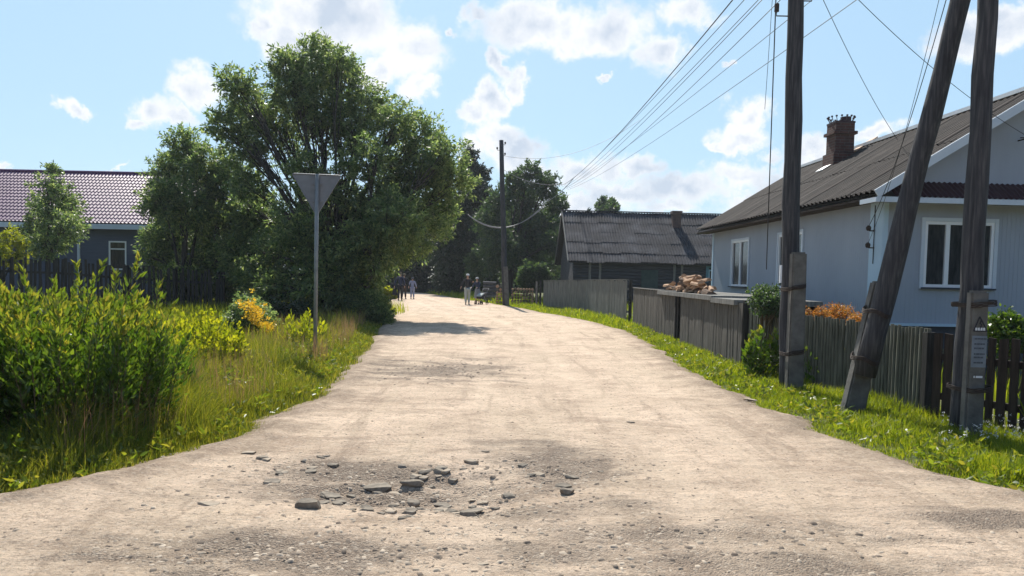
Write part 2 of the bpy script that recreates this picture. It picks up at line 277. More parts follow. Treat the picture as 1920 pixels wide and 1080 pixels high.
for y in ys:
    a = float(lef(y))+edge_n(y, 11); b = float(rif(y))+edge_n(y, 29)
    tt = np.linspace(0, 1, ncol)
    for t in tt:
        x = a+(b-a)*t; e = min(t, 1-t)*(b-a)
        z = road_z(x, y) if y > 2.5 else .03
        z += .022*math.exp(-((e-.30)/.16)**2)*(1+noise.noise(Vector((x*3, y*3, 8)))) if y < 30 else 0
        z -= .035*max(0, 1-e/.25); ED.append(e)
        r_t = max(0, rut(x, y)) if y > 3 else 0; RT.append(r_t); z -= .014*r_t
        V.append((x, y, z))
nr = len(ys); idx = np.arange(nr*ncol).reshape(nr, ncol)
Fq = np.stack([idx[:-1,:-1], idx[:-1,1:], idx[1:,1:], idx[1:,:-1]], -1).reshape(-1, 4)
def roadmat():
    m = bpy.data.materials.new('dirt_road'); m.use_nodes = True; t = m.node_tree; n = t.nodes; l = t.links
    b = n['Principled BSDF']; b.inputs['Roughness'].default_value = .95; b.inputs['Specular IOR Level'].default_value = .15
    tcn = n.new('ShaderNodeTexCoord'); O = tcn.outputs['Object']
    def nz(sc, det=8, st=(1,1,1), dis=0, ro=.62):
        mp = n.new('ShaderNodeMapping'); mp.inputs['Scale'].default_value = st; l.new(O, mp.inputs[0])
        q = n.new('ShaderNodeTexNoise'); q.inputs['Scale'].default_value = sc; q.inputs['Detail'].default_value = det; q.inputs['Distortion'].default_value = dis; q.inputs['Roughness'].default_value = ro
        l.new(mp.outputs[0], q.inputs[0]); return q.outputs[0]
    def ma(op, a, bb, cl=False):
        q = n.new('ShaderNodeMath'); q.operation = op; q.use_clamp = cl
        for i, v in enumerate((a, bb)):
            if hasattr(v, 'is_linked'): l.new(v, q.inputs[i])
            else: q.inputs[i].default_value = v
        return q.outputs[0]
    def mr(v, a, c):
        q = n.new('ShaderNodeMapRange'); l.new(v, q.inputs[0]); q.inputs[1].default_value = a; q.inputs[2].default_value = c; return q.outputs[0]
    def mixc(f, a, c):
        q = n.new('ShaderNodeMix'); q.data_type = 'RGBA'
        if hasattr(f, 'is_linked'): l.new(f, q.inputs[0])
        else: q.inputs[0].default_value = f
        for i, v in ((6, a), (7, c)):
            if hasattr(v, 'is_linked'): l.new(v, q.inputs[i])
            else: q.inputs[i].default_value = (*v, 1)
        return q.outputs[2]
    base = mixc(mr(nz(.9), .40, .60), (.72,.55,.405), (.58,.44,.32))
    base = mixc(ma('MULTIPLY', mr(nz(1.3, 10, (.5,1.1,1), .8, .7), .50, .62), .70), base, (.36,.26,.185))
    base = mixc(ma('MULTIPLY', mr(nz(.55, 6, (1,.35,1)), .5, .66), .5), base, (.56,.45,.32))
    base = mixc(ma('MULTIPLY', mr(nz(9, 9, (1,1,1), .3, .75), .52, .66), .6), base, (.25,.19,.14))
    base = mixc(ma('MULTIPLY', mr(nz(38, 5, (1,1,1), 0, .75), .55, .64), .75), base, (.19,.15,.12))
    base = mixc(ma('MULTIPLY', mr(nz(60, 4), .57, .68), .6), base, (.62,.53,.42))
    base = mixc(ma('MULTIPLY', mr(nz(1.1, 9, (2.4,.22,1), .5, .7), .50, .64), .5), base, (.60,.47,.34))
    base = mixc(ma('MULTIPLY', mr(nz(1.3, 9, (2.1,.25,1), .8, .7), .52, .66), .55), base, (.26,.19,.135))
    # gravel patches: a soft sum of discs broken up by noise
    acc = None
    for c, rx, ry, dp in PATCH+[(G(1300,1060),1.5,.35,0),(G(560,1060),1.3,.3,0),(G(1870,985),.9,.35,0),(G(1010,960),.9,.25,0),(G(1010,860),.8,.5,0)]:
        s1 = n.new('ShaderNodeVectorMath'); s1.operation = 'SUBTRACT'; l.new(O, s1.inputs[0]); s1.inputs[1].default_value = (c.x, c.y, 0)
        s2 = n.new('ShaderNodeVectorMath'); s2.operation = 'MULTIPLY'; l.new(s1.outputs[0], s2.inputs[0]); s2.inputs[1].default_value = (1/rx/1.25, 1/ry/1.25, 0)
        s3 = n.new('ShaderNodeVectorMath'); s3.operation = 'LENGTH'; l.new(s2.outputs[0], s3.inputs[0])
        v = ma('SUBTRACT', 1, s3.outputs['Value']); acc = v if acc is None else ma('MAXIMUM', acc, v)
    f = ma('ADD', acc, ma('MULTIPLY', ma('SUBTRACT', nz(1.7, 9, (.6,1.3,1), .4), .5), 3.4))
    pm = mr(f, .15, .75)
    vo = n.new('ShaderNodeTexVoronoi'); vo.inputs['Scale'].default_value = 75; l.new(O, vo.inputs[0])
    vs = n.new('ShaderNodeSeparateColor'); l.new(vo.outputs['Color'], vs.inputs[0])
    grav = mixc(mr(vs.outputs[0], .45, .95), (.15,.122,.10), (.34,.28,.225))
    base = mixc(ma('MULTIPLY', pm, .72), base, mixc(.5, grav, (.17,.13,.10)))
    ar = n.new('ShaderNodeAttribute'); ar.attribute_name = 'rut'
    base = mixc(ma('MULTIPLY', ar.outputs['Fac'], .42), base, (.74,.58,.43))
    at = n.new('ShaderNodeAttribute'); at.attribute_name = 'edge'
    em = mr(ma('ADD', at.outputs['Fac'], ma('MULTIPLY', ma('SUBTRACT', nz(2.2, 9, (1,1,1), .3, .7), .5), 2.2)), .75, .0)
    base = mixc(ma('MULTIPLY', em, .8), base, (.21,.155,.11))
    base = mixc(ma('MULTIPLY', mr(nz(3.2, 9, (1,1,1), .4, .75),   .51, .60), .34), base, (.34,.25,.18))
    base = mixc(ma('MULTIPLY', mr(nz(19, 8, (1,1,1), .2, .8), .54, .61), .42), base, (.26,.195,.145))
    base = mixc(ma('MULTIPLY', mr(nz(24, 8, (1.3,1,1), .2, .8), .53, .60), .45), base, (.64,.54,.43))
    l.new(base, b.inputs['Base Color'])
    h = ma('ADD', ma('MULTIPLY', nz(28, 8, (1,1,1), 0, .75), 1.1), ma('MULTIPLY', nz(5, 8, (.5,1.2,1)), 1.4))
    h = ma('ADD', h, ma('MULTIPLY', ma('MULTIPLY', vo.outputs['Distance'], pm), -.7))
    bp = n.new('ShaderNodeBump'); bp.inputs['Strength'].default_value = .9; bp.inputs['Distance'].default_value = .035; l.new(h, bp.inputs['Height']); l.new(bp.outputs[0], b.inputs['Normal'])
    return m
ROADM = roadmat()
rd_ = tag(quads('dirt_road', V, Fq, ROADM, smooth=True), kind='structure'); at_ = rd_.data.attributes.new('edge', 'FLOAT', 'POINT'); at_.data.foreach_set('value', np.array(ED, dtype=np.float32)); at_ = rd_.data.attributes.new('rut', 'FLOAT', 'POINT'); at_.data.foreach_set('value', np.array(RT, dtype=np.float32))
g = np.concatenate([-np.geomspace(900, 20, 14), np.linspace(-18, 18, 61), np.geomspace(20, 900, 14)])
gy = np.concatenate([-np.geomspace(400, 4, 8), np.linspace(0, 60, 90), np.geomspace(63, 1200, 16)])
V = [(x, y, -.035+.012*noise.noise(Vector((x*.6, y*.6, 4)))-(.14 if lef(y)+.9 < x < rif(y)-.9 and y < 74 else 0)) for y in gy for x in g]
idx = np.arange(len(V)).reshape(len(gy), len(g)); Fq = np.stack([idx[:-1,:-1], idx[:-1,1:], idx[1:,1:], idx[1:,:-1]], -1).reshape(-1, 4)
GROUND = mat('meadow_soil', [(.06,.07,.025),(.10,.11,.035),(.15,.14,.06)], 1.5, rough=.95, bump=.6, bscale=30, bdist=.03)
tag(quads('ground', V, Fq, GROUND, smooth=True), kind='structure')

# ---------------------------------------------------------------- grass
def blades(name, pts, hts, wds, m, lean=.35, parent=None):
    n = len(pts); pts = np.asarray(pts); hts = np.asarray(hts)[:, None]; wds = np.asarray(wds)[:, None]
    a = rng.uniform(0, 2*math.pi, n); s = np.stack([np.cos(a), np.sin(a), np.zeros(n)], 1)
    b = rng.uniform(0, 2*math.pi, n); d = np.stack([np.cos(b), np.sin(b), np.zeros(n)], 1)*(rng.random((n, 1))**1.3)*lean*hts
    up = np.array([[0, 0, 1.]])
    m1 = pts+up*hts*.55+d*.3; tp = pts+up*hts*np.sqrt(np.maximum(.2, 1-.5*(np.linalg.norm(d/hts, axis=1, keepdims=True))**2))+d
    V = np.stack([pts-s*wds*.5, pts+s*wds*.5, m1+s*wds*.42, m1-s*wds*.42, tp+s*wds*.06, tp-s*wds*.06], 1).reshape(-1, 3)
    k = np.arange(n)[:, None]*6; Fq = np.concatenate([k+np.array([[0,1,2,3]]), k+np.array([[3,2,4,5]])], 1).reshape(-1, 4)
    return quads(name, V, Fq, m, parent)
def wob(x, y, s): return np.array([noise.noise(Vector((a*s, b*s, 2.2))) for a, b in zip(x, y)])
def verge(n, y0, y1, side, wmax, h0, h1, rise, wd, power=1.0, clump=.5):
    y = y0+(y1-y0)*rng.random(n)**power; d = rng.random(n)**1.25*wmax - .10
    ed = np.array([edge_n(q, 11 if side < 0 else 29) for q in y])
    x = (lef(y)+ed-d) if side < 0 else (rif(y)+ed+d)
    nzv = wob(x, y, 1.3); n2 = wob(x, y, 4.)
    keep = (rng.random(n) < .50+1.3*clump*n2+.35*np.clip(d/.35, 0, 1))
    h = (h0+(h1-h0)*np.clip(d/rise, 0, 1))*(.55+.6*rng.random(n))*(1+.7*nzv)
    z = np.full(n, -.03)
    return np.stack([x, y, z], 1)[keep], h[keep], (wd*(.6+.8*rng.random(n)))[keep]
def cat(*a): return [np.concatenate(q) for q in zip(*a)]
Lg = cat(verge(64000, 4.3, 10, -1, 3.2, .09, .42, .8, .007), verge(50000, 10, 20, -1, 5, .10, .42, .9, .011), verge(30000, 20, 50, -1, 8, .12, .45, 1.2, .028), verge(16000, 3.6, 5.6, -1, 5, .07, .28, .7, .007))
tag(blades('roadside_grass', *Lg, GRASSL, lean=.95), 'tall yellow green grass along the left edge of the dirt road', 'grass', kind='stuff')
Rg = cat(verge(42000, 4.6, 11, 1, 2.2, .05, .15, .5, .007, clump=.7), verge(26000, 11, 24, 1, 1.6, .07, .16, .5, .014, clump=.7), verge(14000, 24, 45, 1, 3, .08, .22, .6, .03), verge(5000, 45, 68, 1, 6, .15, .4, .6, .06))
tag(blades('verge_grass', *Rg, GRASSR, lean=1.1), 'short bright green grass strip between the dirt road and the board fences', 'grass', kind='stuff')
y = 4+rng.random(16000)**1.2*24; d = .35+rng.random(16000)*3.2; x = lef(y)-d
k = wob(x, y, .8) > -.05; x, y = x[k], y[k]
tag(blades('dry_grass', np.stack([x, y, np.full(len(x), -.03)], 1), .38+.28*rng.random(len(x)), .0035+.0022*y/8*rng.random(len(x)), DRY, lean=.35), 'thin brown seed stalks standing among the tall grass left of the road', 'dry grass', kind='stuff')
# meadow behind, left field and gardens
n = 26000; y = 9+rng.random(n)*24; x = -4.5-rng.random(n)**.9*18
tag(blades('meadow_grass', np.stack([x, y, np.full(n, -.03)], 1), .30+.34*rng.random(n), .02+.012*rng.random(n), LEAFYL, lean=.6), 'yellow green meadow grass behind the roadside shrubs on the left', 'grass', kind='stuff')
n = 12000; y = 6+rng.random(n)*34; x = 5.6+rng.random(n)*8+.0*y
k = ~((x > 6.2) & (y > 13.5) & (y < 25)); x, y = x[k], y[k]; n = len(x)
tag(blades('garden_grass', np.stack([x, y, np.full(n, -.03)], 1), .2+.4*rng.random(n), .015+.012*rng.random(n), GRASSR, lean=.5), 'sunlit garden grass seen through the gaps of the dark picket fence', 'grass', kind='stuff')
# ---------------------------------------------------------------- foliage
def leafquads(p, d, Ln, W, fold=False):
    n = len(p); d = d/np.linalg.norm(d, axis=1, keepdims=True)
    r = rng.normal(size=(n, 3)); s = np.cross(d, r); s /= np.linalg.norm(s, axis=1, keepdims=True)+1e-9
    nn = np.cross(s, d); Ln = np.broadcast_to(np.asarray(Ln, float).reshape(-1, 1), (n, 1)); W = np.broadcast_to(np.asarray(W, float).reshape(-1, 1), (n, 1))
    tip = p+d*Ln-nn*Ln*.12
    if not fold:
        V = np.stack([p, p+d*Ln*.42+s*W*.5+nn*W*.1, tip, p+d*Ln*.42-s*W*.5+nn*W*.1], 1).reshape(-1, 3)
        return V, np.arange(n*4).reshape(-1, 4)
    m = p+d*Ln*.5-nn*Ln*.02
    a1 = p+d*Ln*.3+s*W*.5+nn*W*.18; a2 = p+d*Ln*.68+s*W*.34+nn*W*.12-nn*Ln*.03
    b1 = p+d*Ln*.3-s*W*.5+nn*W*.18; b2 = p+d*Ln*.68-s*W*.34+nn*W*.12-nn*Ln*.03
    V = np.stack([p, a1, a2, tip, b2, b1, m], 1).reshape(-1, 3); k = np.arange(n)[:, None]*7
    Fq = np.concatenate([k+np.array([[0,1,2,6]]), k+np.array([[6,2,3,4]]), k+np.array([[0,6,4,5]])], 1).reshape(-1, 4)
    return V, Fq
def lobe_leaves(c, r, ntw, per, ln, wd, up=.35, squash=(1,1,1), tw=.5, shell=.45, seed=0):
    dr = rng.normal(size=(ntw, 3)); dr /= np.linalg.norm(dr, axis=1, keepdims=True)
    rr = np.array([.74+.55*noise.noise(Vector(q*1.9)+Vector((seed, c[0], c[2]))) for q in dr])
    q = rng.random(ntw)**shell
    tpos = np.asarray(c)+dr*np.asarray(squash)*(r*rr*q)[:, None]
    td = dr+np.array([0, 0, up])+rng.normal(size=(ntw, 3))*.45; td /= np.linalg.norm(td, axis=1, keepdims=True)
    t = rng.random((ntw, per))*tw*r*.62
    p = (tpos[:, None]+td[:, None]*t[..., None]+rng.normal(size=(ntw, per, 3))*.045*max(r, .6)).reshape(-1, 3)
    d = (td[:, None]*.8+rng.normal(size=(ntw, per, 3))*.75+np.array([0, 0, -.35])).reshape(-1, 3)
    n = len(p); return leafquads(p, d, ln*(.6+.8*rng.random(n)), wd*(.6+.8*rng.random(n)))
def merge(parts):
    Vs, Fs, k = [], [], 0
    for V, Fq in parts: Vs.append(V); Fs.append(Fq+k); k += len(V)
    return np.concatenate(Vs), np.concatenate(Fs)
def bez(a, b, bend, n=7, wob_=.06):
    a = Vector(a); b = Vector(b); m = a.lerp(b, .5)+Vector(bend); out = []
    for i in range(n):
        t = i/(n-1); p = a*(1-t)**2+m*2*t*(1-t)+b*t*t
        if 0 < i < n-1: p += Vector((random.uniform(-1,1), random.uniform(-1,1), random.uniform(-1,1)))*wob_*(b-a).length*.3
        out.append(p)
    return out
def tree(name, label, category, base, lobes, Y, lm, tr=.16, ln=.11, wd=.042, dens=230, per=14, fork=1.2, group=None, stems=3, squash=(1,1,1), shell=.45):
    base = Vector(base); root = tag(empty(name, (base.x, base.y, 0)), label, category, group)
    mb = MB(); parts = []
    st = [bez((random.uniform(-.1,.1)*stems, random.uniform(-.1,.1)*stems, -.1), (random.uniform(-.25,.25)*stems, random.uniform(-.2,.2)*stems, fork*random.uniform(.85,1.2)), (0,0,0), 4) for _ in range(stems)]
    for s in st: mb.tube(s, [tr*1.25, tr*1.05, tr*.95, tr*.85], 9)
    for i, lb in enumerate(lobes):
        px, py, rp = lb[:3]; dy = lb[3] if len(lb) > 3 else random.uniform(-1, 1)*.07*Y*(.6 if rp > 20 else .3)
        dn = lb[4] if len(lb) > 4 else 1.0
        r = rp*Y/F; c = P(px, py, Y+dy)-Vector((base.x, base.y, 0))
        if c.z-r*.4 < .1: c.z = .1+r*.4
        s = min(st, key=lambda q: (q[-1]-c).length)
        pth = bez(s[-1], c, (random.uniform(-.2,.2), random.uniform(-.2,.2), (c-s[-1]).length*.12), 7)
        r0 = min(tr*.7, .035+.05*r*tr/.16); mb.tube(pth, [r0*(1-.72*k/6) for k in range(7)], 6, cap=False)
        for _ in range(int(9+9*min(r, 2))):
            d = Vector(rng.normal(size=3)); d.normalize(); d.z = abs(d.z)*.8+.05
            f = pth[random.choice((3, 4, 5, 6))]
            e = c+Vector((d.x*squash[0], d.y*squash[1], d.z*squash[2]))*r*random.uniform(.5,.85)
            mb.tube(bez(f, e, (0,0,.1*r), 5), [r0*.34, r0*.26, r0*.2, r0*.13, r0*.06], 4, cap=False)
        parts.append(lobe_leaves(c, r, max(12, int(dens*dn*(r/1.2)**2)), per, ln, wd, squash=squash, seed=i*7.3, shell=shell))
    mb.build('trunk', BARK, root, smooth=True)
    V, Fq = merge(parts); quads('crown', V, Fq, lm, root)
    return root
random.seed(11)
big = [(590,125,62),(545,165,58),(640,150,52),(535,122,36),(632,118,34),(455,275,40,-1,.8),(645,325,46,-2,.4),(565,325,44,-2,.65),(610,365,42,-2,.6),(470,355,46,-1,.7),(700,300,46,-2,.6),(445,165,44),(470,215,55),(420,235,40),(515,235,55),(600,215,70),(690,200,58),(660,255,60,0,.8),(740,235,46),(785,265,62),(830,300,50),(852,340,42),(790,350,72),(735,330,50,0,.8),(560,300,50,1,.45),(480,290,40,0,.6),
       (690,470,62,-2.6),(745,415,56,-2.6),(620,520,70,-2.6),(560,440,58,-2.4),(640,560,56,-2.4),(672,550,40,-2.2),(520,560,55,-2),(820,400,48),(770,430,68),(710,410,75),(640,400,66),(575,400,60),(620,480,85),(680,490,66),(540,470,70),(738,465,38),(470,400,52,1,.8),(500,530,62),(590,555,55),(650,565,50),(450,480,60,1),(690,540,34)]
tree('broadleaf_tree', 'tallest spreading tree with airy green crown beside the triangular sign', 'tree', G(640,604), big, 27, LEAFBIG, tr=.17, ln=.15, wd=.056, dens=270, per=16, fork=1.3, stems=4)
lt = [(345,280,42),(315,320,42),(385,315,48),(420,350,42,0,.6),(300,375,42),(360,390,60),(420,430,58),(320,440,58),(390,490,60),(300,490,40),(455,440,40),(340,540,50),(430,540,50),(490,370,34,2,.5),(425,300,36,1,.5),(455,335,40,1,.5),(465,390,44,0,.7),(500,430,50,0,.8)]
tree('broadleaf_tree', 'bushy tree left of the tallest tree, covering the end of the blue house', 'tree', P(385,575,29).xy.to_3d(), lt, 29, LEAFBIG, tr=.12, ln=.15, wd=.058, dens=330, per=17, fork=1.0, stems=3)
st_ = [(100,322,20),(88,350,26),(115,362,26),(75,385,28),(130,390,32),(98,400,36),(70,430,34),(125,430,36),(95,460,40),(150,425,18)]
tree('young_tree', 'small slender tree standing in front of the purple roofed house', 'tree', P(100,520,31).xy.to_3d(), st_, 31, LEAFBIG, tr=.07, ln=.15, wd=.055, dens=230, per=14, fork=1.6, stems=1)
tree('garden_bush', 'rounded bush at the left edge behind the dark picket fence', 'bush', P(20,520,31.5).xy.to_3d(), [(15,450,28),(42,462,26),(-10,470,30),(20,485,30)], 31.5, LEAFYL, tr=.05, ln=.14, wd=.06, dens=230, fork=.8, stems=3)
# right-hand trees beyond the bend
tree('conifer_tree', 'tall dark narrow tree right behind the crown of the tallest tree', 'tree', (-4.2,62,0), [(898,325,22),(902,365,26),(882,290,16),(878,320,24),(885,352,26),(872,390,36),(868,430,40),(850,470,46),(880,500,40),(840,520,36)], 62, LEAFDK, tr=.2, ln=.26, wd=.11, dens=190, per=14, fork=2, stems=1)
tree('broadleaf_tree', 'wide dark tree behind the tall bare pole', 'tree', (-.2,56,0), [(995,322,22),(965,345,26),(1025,350,28),(940,375,26),(985,378,34),(1045,385,24),(920,415,34),(965,425,42),(1020,425,40),(935,470,44),(990,475,46),(1040,460,28),(905,500,36),(965,510,36),(1020,505,34)], 56, LEAFFAR, tr=.2, ln=.24, wd=.10, dens=190, per=14, fork=2, stems=2)
tree('broadleaf_tree', 'small treetop rising just above the ridge of the dark old house', 'tree', P(1140,520,75).xy.to_3d(), [(1132,378,11),(1147,380,11),(1122,388,9),(1152,388,10),(1140,400,22),(1140,440,26)], 75, LEAFFAR, tr=.16, ln=.26, wd=.12, dens=170, fork=3, stems=1)
for i, (px, Y, lab) in enumerate(((790,72,'dark tree over the road bend, just beyond the big crown'),(845,76,'dark tree closing the view straight beyond the road bend'),(915,72,'dark tree right of the bend behind the standing people'))):
    lb = [(px+random.uniform(-28,28), py, random.uniform(28,42)) for py in (405,425,445,465,480,495,510,525,535) for _ in (0, 1)]
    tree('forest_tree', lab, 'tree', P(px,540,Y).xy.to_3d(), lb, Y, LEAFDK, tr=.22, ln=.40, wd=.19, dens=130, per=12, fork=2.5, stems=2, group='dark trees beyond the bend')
# far-off wood behind them
pts = []
for k in range(70):
    px = random.uniform(690, 1090); Yk = random.uniform(88, 100); c = P(px, random.uniform(440, 530), Yk)
    pts.append(lobe_leaves(c, random.uniform(2, 3.4), 230, 11, .60, .34, seed=k))
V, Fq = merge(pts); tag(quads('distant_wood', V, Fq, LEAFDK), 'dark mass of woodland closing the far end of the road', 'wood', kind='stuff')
pts = []
for k in range(420):
    a = random.uniform(-85, 85) if k < 150 else random.uniform(85, 275); dd = random.uniform(190, 240) if k < 150 else random.uniform(85, 105)  # clumps behind the camera are unseen, added to darken the window reflections
    pts.append(lobe_leaves((dd*math.sin(R(a)), dd*math.cos(R(a)), random.uniform(0, 3 if k < 150 else 8)), random.uniform(4, 6), 60, 9, 1.4, .8, seed=k))
V, Fq = merge(pts); tag(quads('distant_treeline', V, Fq, LEAFDK), 'low far-off line of trees, its unseen part behind the camera added to darken reflections', 'wood', kind='stuff')

def shrub(name, label, category, cx, cy, rad, h, nst, lm, ln=.07, wd=.018, nl=26, spread=.25, fold=True, low=.02, group=None, tops=None, stemm=None):
    root = tag(empty(name, (cx, cy, 0)), label, category, group); mb = MB(); Ps, Ds, Tp = [], [], []
    for i in range(nst):
        a = random.uniform(0, 2*math.pi); q = math.sqrt(random.random())*rad
        b = Vector((math.cos(a)*q, math.sin(a)*q, -.03)); hh = h*(1-.38*(q/rad)**2)*random.uniform(.62, 1.0)
        if tops and i < len(tops): b = Vector((tops[i][0]-cx, tops[i][1]-cy, -.03)); hh = tops[i][2]
        e = b+Vector((math.cos(a)*spread*hh*random.uniform(.2,1), math.sin(a)*spread*hh*random.uniform(.2,1), hh))
        pth = bez(b, e, (random.uniform(-.06,.06), random.uniform(-.06,.06), .05), 6, .04)
        mb.tube(pth, [.008, .0065, .005, .004, .003, .0015], 4, cap=False)
        m = int(nl*hh/h*1.2)
        for k in range(m):
            t = low+(1-low)*(k+random.random())/m; t5 = min(t*5, 4.999); j = int(t5); p = pth[j].lerp(pth[j+1], t5-j)
            dirn = (pth[j+1]-pth[j]).normalized(); sdv = Vector((random.gauss(0,1), random.gauss(0,1), random.gauss(0,.3))).normalized()
            if random.random() < .72 and t < .9: 
                p = p+sdv*random.uniform(.03,.24)*(1.15-t)
            Ps.append(p); Ds.append(dirn*(.55+.5*t)+sdv*(.9-.35*t)); Tp.append(t*min(1, hh/(h*.8)))
    mb.build('stems', stemm or STEM, root, smooth=True)
    n = len(Ps); V, Fq = leafquads(np.array([tuple(p) for p in Ps]), np.array([tuple(d) for d in Ds]), ln*(.55+.75*rng.random(n)), wd*(.7+.6*rng.random(n)), fold)
    if lm is LEAFSH:
        nf = len(Fq)//n; nv = len(V)//n; m_ = np.array(Tp)+rng.normal(size=n)*.06 > .80
        for nm_, sel, mm in (('leaves', ~m_, lm), ('shoot_leaves', m_, LEAFTIP)):
            if not sel.any(): continue
            Vs = V.reshape(n, nv, 3)[sel].reshape(-1, 3); base = (Fq.reshape(n, nf, 4)-(np.arange(n)*nv)[:, None, None])[sel]
            quads(nm_, Vs, (base+(np.arange(sel.sum())*nv)[:, None, None]).reshape(-1, 4), mm, root)
    else: quads('leaves', V, Fq, lm, root)
    return root
random.seed(5)
def tp(px, py, Y, r0=0): p = P(px, py, Y); return (p.x, p.y, p.z)
shrub('willow_shrub', 'largest leafy shrub at left with tall pointed shoots above the rest', 'shrub', *G(125,815).xy, .85, 1.55, 200, LEAFSH, ln=.078, wd=.026, nl=115, spread=.4, tops=[tp(72,470,6.9),tp(103,483,7.0),tp(165,476,7.1),tp(194,490,7.2),tp(85,500,7.2),tp(180,505,7.2),tp(238,525,7.4),tp(130,520,7.1),tp(215,545,7.2)])
shrub('willow_shrub', 'dense leafy shrub cut by the left edge of the photo', 'shrub', *G(-60,825).xy, .80, 1.48, 170, LEAFSH, ln=.078, wd=.027, nl=105, spread=.4)
shrub('willow_shrub', 'dense leafy shrub right behind the tallest shooting shrub', 'shrub', *G(105,735).xy, .80, 1.50, 150, LEAFSH, ln=.088, wd=.032, nl=80, spread=.4)
shrub('willow_shrub', 'leafy shrub behind the shrubs at far left, its tips by the fence', 'shrub', *G(-20,740).xy, .9, 1.50, 170, LEAFSH, ln=.088, wd=.032, nl=66)
shrub('reed_clump', 'clump of tall upright bright green blades right of the big shrub', 'plant', *G(285,765).xy, .40, .85, 120, LEAFSH, ln=.26, wd=.015, nl=9, spread=.22, low=.02)
shrub('golden_shrub', 'bright yellow green round leaved bush in front of the dark bush', 'shrub', *G(352,705).xy, .75, 1.08, 140, LEAFYL, ln=.075, wd=.048, nl=46, spread=.35)
shrub('golden_shrub', 'low yellow green bush between the big shrub and the golden bush', 'shrub', *G(300,668).xy, .9, .95, 110, LEAFYL, ln=.07, wd=.04, nl=34, spread=.3)
def bushball(name, label, category, px, py, Y, rp, lm, ln=.07, wd=.035, dens=420, extra=None, per=12):
    c = P(px, py, Y); root = tag(empty(name, (c.x, c.y, 0)), label, category); parts = []; mb = MB(); r = rp*Y/F
    for k in range(7):
        d = Vector((random.gauss(0,.45)*r, random.gauss(0,.4)*r, random.uniform(-.35,.4)*r)); cc = Vector((0,0,c.z))+d; rr = r*random.uniform(.5,.75)
        if cc.z < rr*.4: cc.z = rr*.4
        mb.tube(bez((0,0,-.05), cc, (d.x*.4, d.y*.4, 0), 5), [.02,.017,.013,.01,.006], 5, cap=False)
        for _ in range(6):
            mb.tube(bez(cc*.7, cc+Vector(rng.normal(size=3))*rr*.4, (0,0,0), 4), [.01,.008,.005,.003], 4, cap=False)
        parts.append(lobe_leaves(cc, rr, int(dens*rr*rr/.25)+20, per, ln, wd, seed=k*3.1, tw=.6))
    mb.build('stems', STEM, root, smooth=True); V, Fq = merge(parts); quads('leaves', V, Fq, lm, root)
    return root, c, r
b, c, r = bushball('flowering_bush', 'dark round bush with yellow blossom on its right side', 'bush', 440, 600, 16.5, 62, LEAFBIG, .06, .035, 300)
ps = np.array([tuple(P(px, py, 16.5-1.0+random.uniform(-.2,.5))-Vector((c.x, c.y, 0))) for px, py in [(462+i*.42+random.gauss(0,9), 562+i*.62+random.gauss(0,7)) for i in range(0, 110)] for _ in range(9)])
ps += rng.normal(size=ps.shape)*.03
V, Fq = leafquads(ps, rng.normal(size=ps.shape)+np.array([0,-.3,.8]), .05, .04); quads('blossom', V, Fq, FLOWY, b)
bushball('roadside_bush', 'light green bush under the big tree at the road edge', 'bush', 690, 588, 24, 42, LEAFBIG, .10, .035, 260)
bushball('roadside_bush', 'small pale bush at the left roadside by the walking group', 'bush', 728, 552, 48, 14, LEAFYL, .16, .09, 90)
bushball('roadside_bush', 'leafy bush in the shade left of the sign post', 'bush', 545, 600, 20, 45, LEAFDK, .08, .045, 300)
shrub('weed_plant', 'young broad leaved weed just left of the sign post', 'plant', *P(568,640,15).xy, .3, .95, 26, LEAFYL, ln=.11, wd=.05, nl=22)
for px, lab in ((0,'undergrowth bush'),): pass
bushball('garden_bush', 'green bush beside the far end of the light board fence', 'bush', 1005, 520, 46, 30, LEAFFAR, .16, .08, 110)
bushball('rose_bush', 'dark leafy rose bush left of the leftmost concrete footed pole', 'bush', 1430, 560, 12.8, 36, LEAFFAR, .05, .03, 150)
b, c, r = bushball('flowering_bush', 'green bush topped with pale shoots in the garden at the right edge', 'bush', 1905, 622, 10.5, 44, LEAFSH, .055, .03, 520)
bushball('dry_shrub', 'low orange brown shrub behind the stake fence under the house wall', 'shrub', 1568, 596, 12.8, 26, LEAFOR, .04, .018, 190, per=9)
bushball('dry_shrub', 'orange brown shrub behind the fence next to the concrete footed pole', 'shrub', 1530, 594, 12.5, 20, LEAFOR, .04, .018, 190, per=9)
bushball('dry_shrub', 'orange brown shrub behind the fence next to the leaning pole', 'shrub', 1608, 600, 12.3, 20, LEAFOR, .04, .018, 190, per=9)
q = G(1450,712); shrub('climbing_weed', 'broad leaved weed growing against the fence left of the first pole', 'plant', q.x-.1, q.y+.25, .22, .95, 26, LEAFSH, ln=.10, wd=.06, nl=26)
q = G(1508,725); shrub('climbing_weed', 'leafy weed right of the first concrete footed pole', 'plant', q.x+.25, q.y+.3, .15, .8, 14, LEAFSH, ln=.09, wd=.05, nl=22)
n = 900; ps, ds = [], []
for side, cnt in ((-1, 700), (1, 420)):
    for _ in range(cnt):
        y_ = 4.4+random.random()**1.5*20; d_ = random.uniform(0, 1.6 if side < 0 else 1.0); x_ = (float(lef(y_))-d_) if side < 0 else float(rif(y_))+d_
        hh = random.uniform(.03, .10)+(min(d_, 1)*.22 if side < 0 else .03)
        for _ in range(9):
            ps.append((x_+random.gauss(0,.05), y_+random.gauss(0,.05), hh*random.uniform(.2,1))); ds.append((random.gauss(0,1), random.gauss(0,1), random.uniform(.1,1.1)))
V, Fq = leafquads(np.array(ps), np.array(ds), rng.uniform(.04,.10,len(ps)), rng.uniform(.018,.04,len(ps)), True)
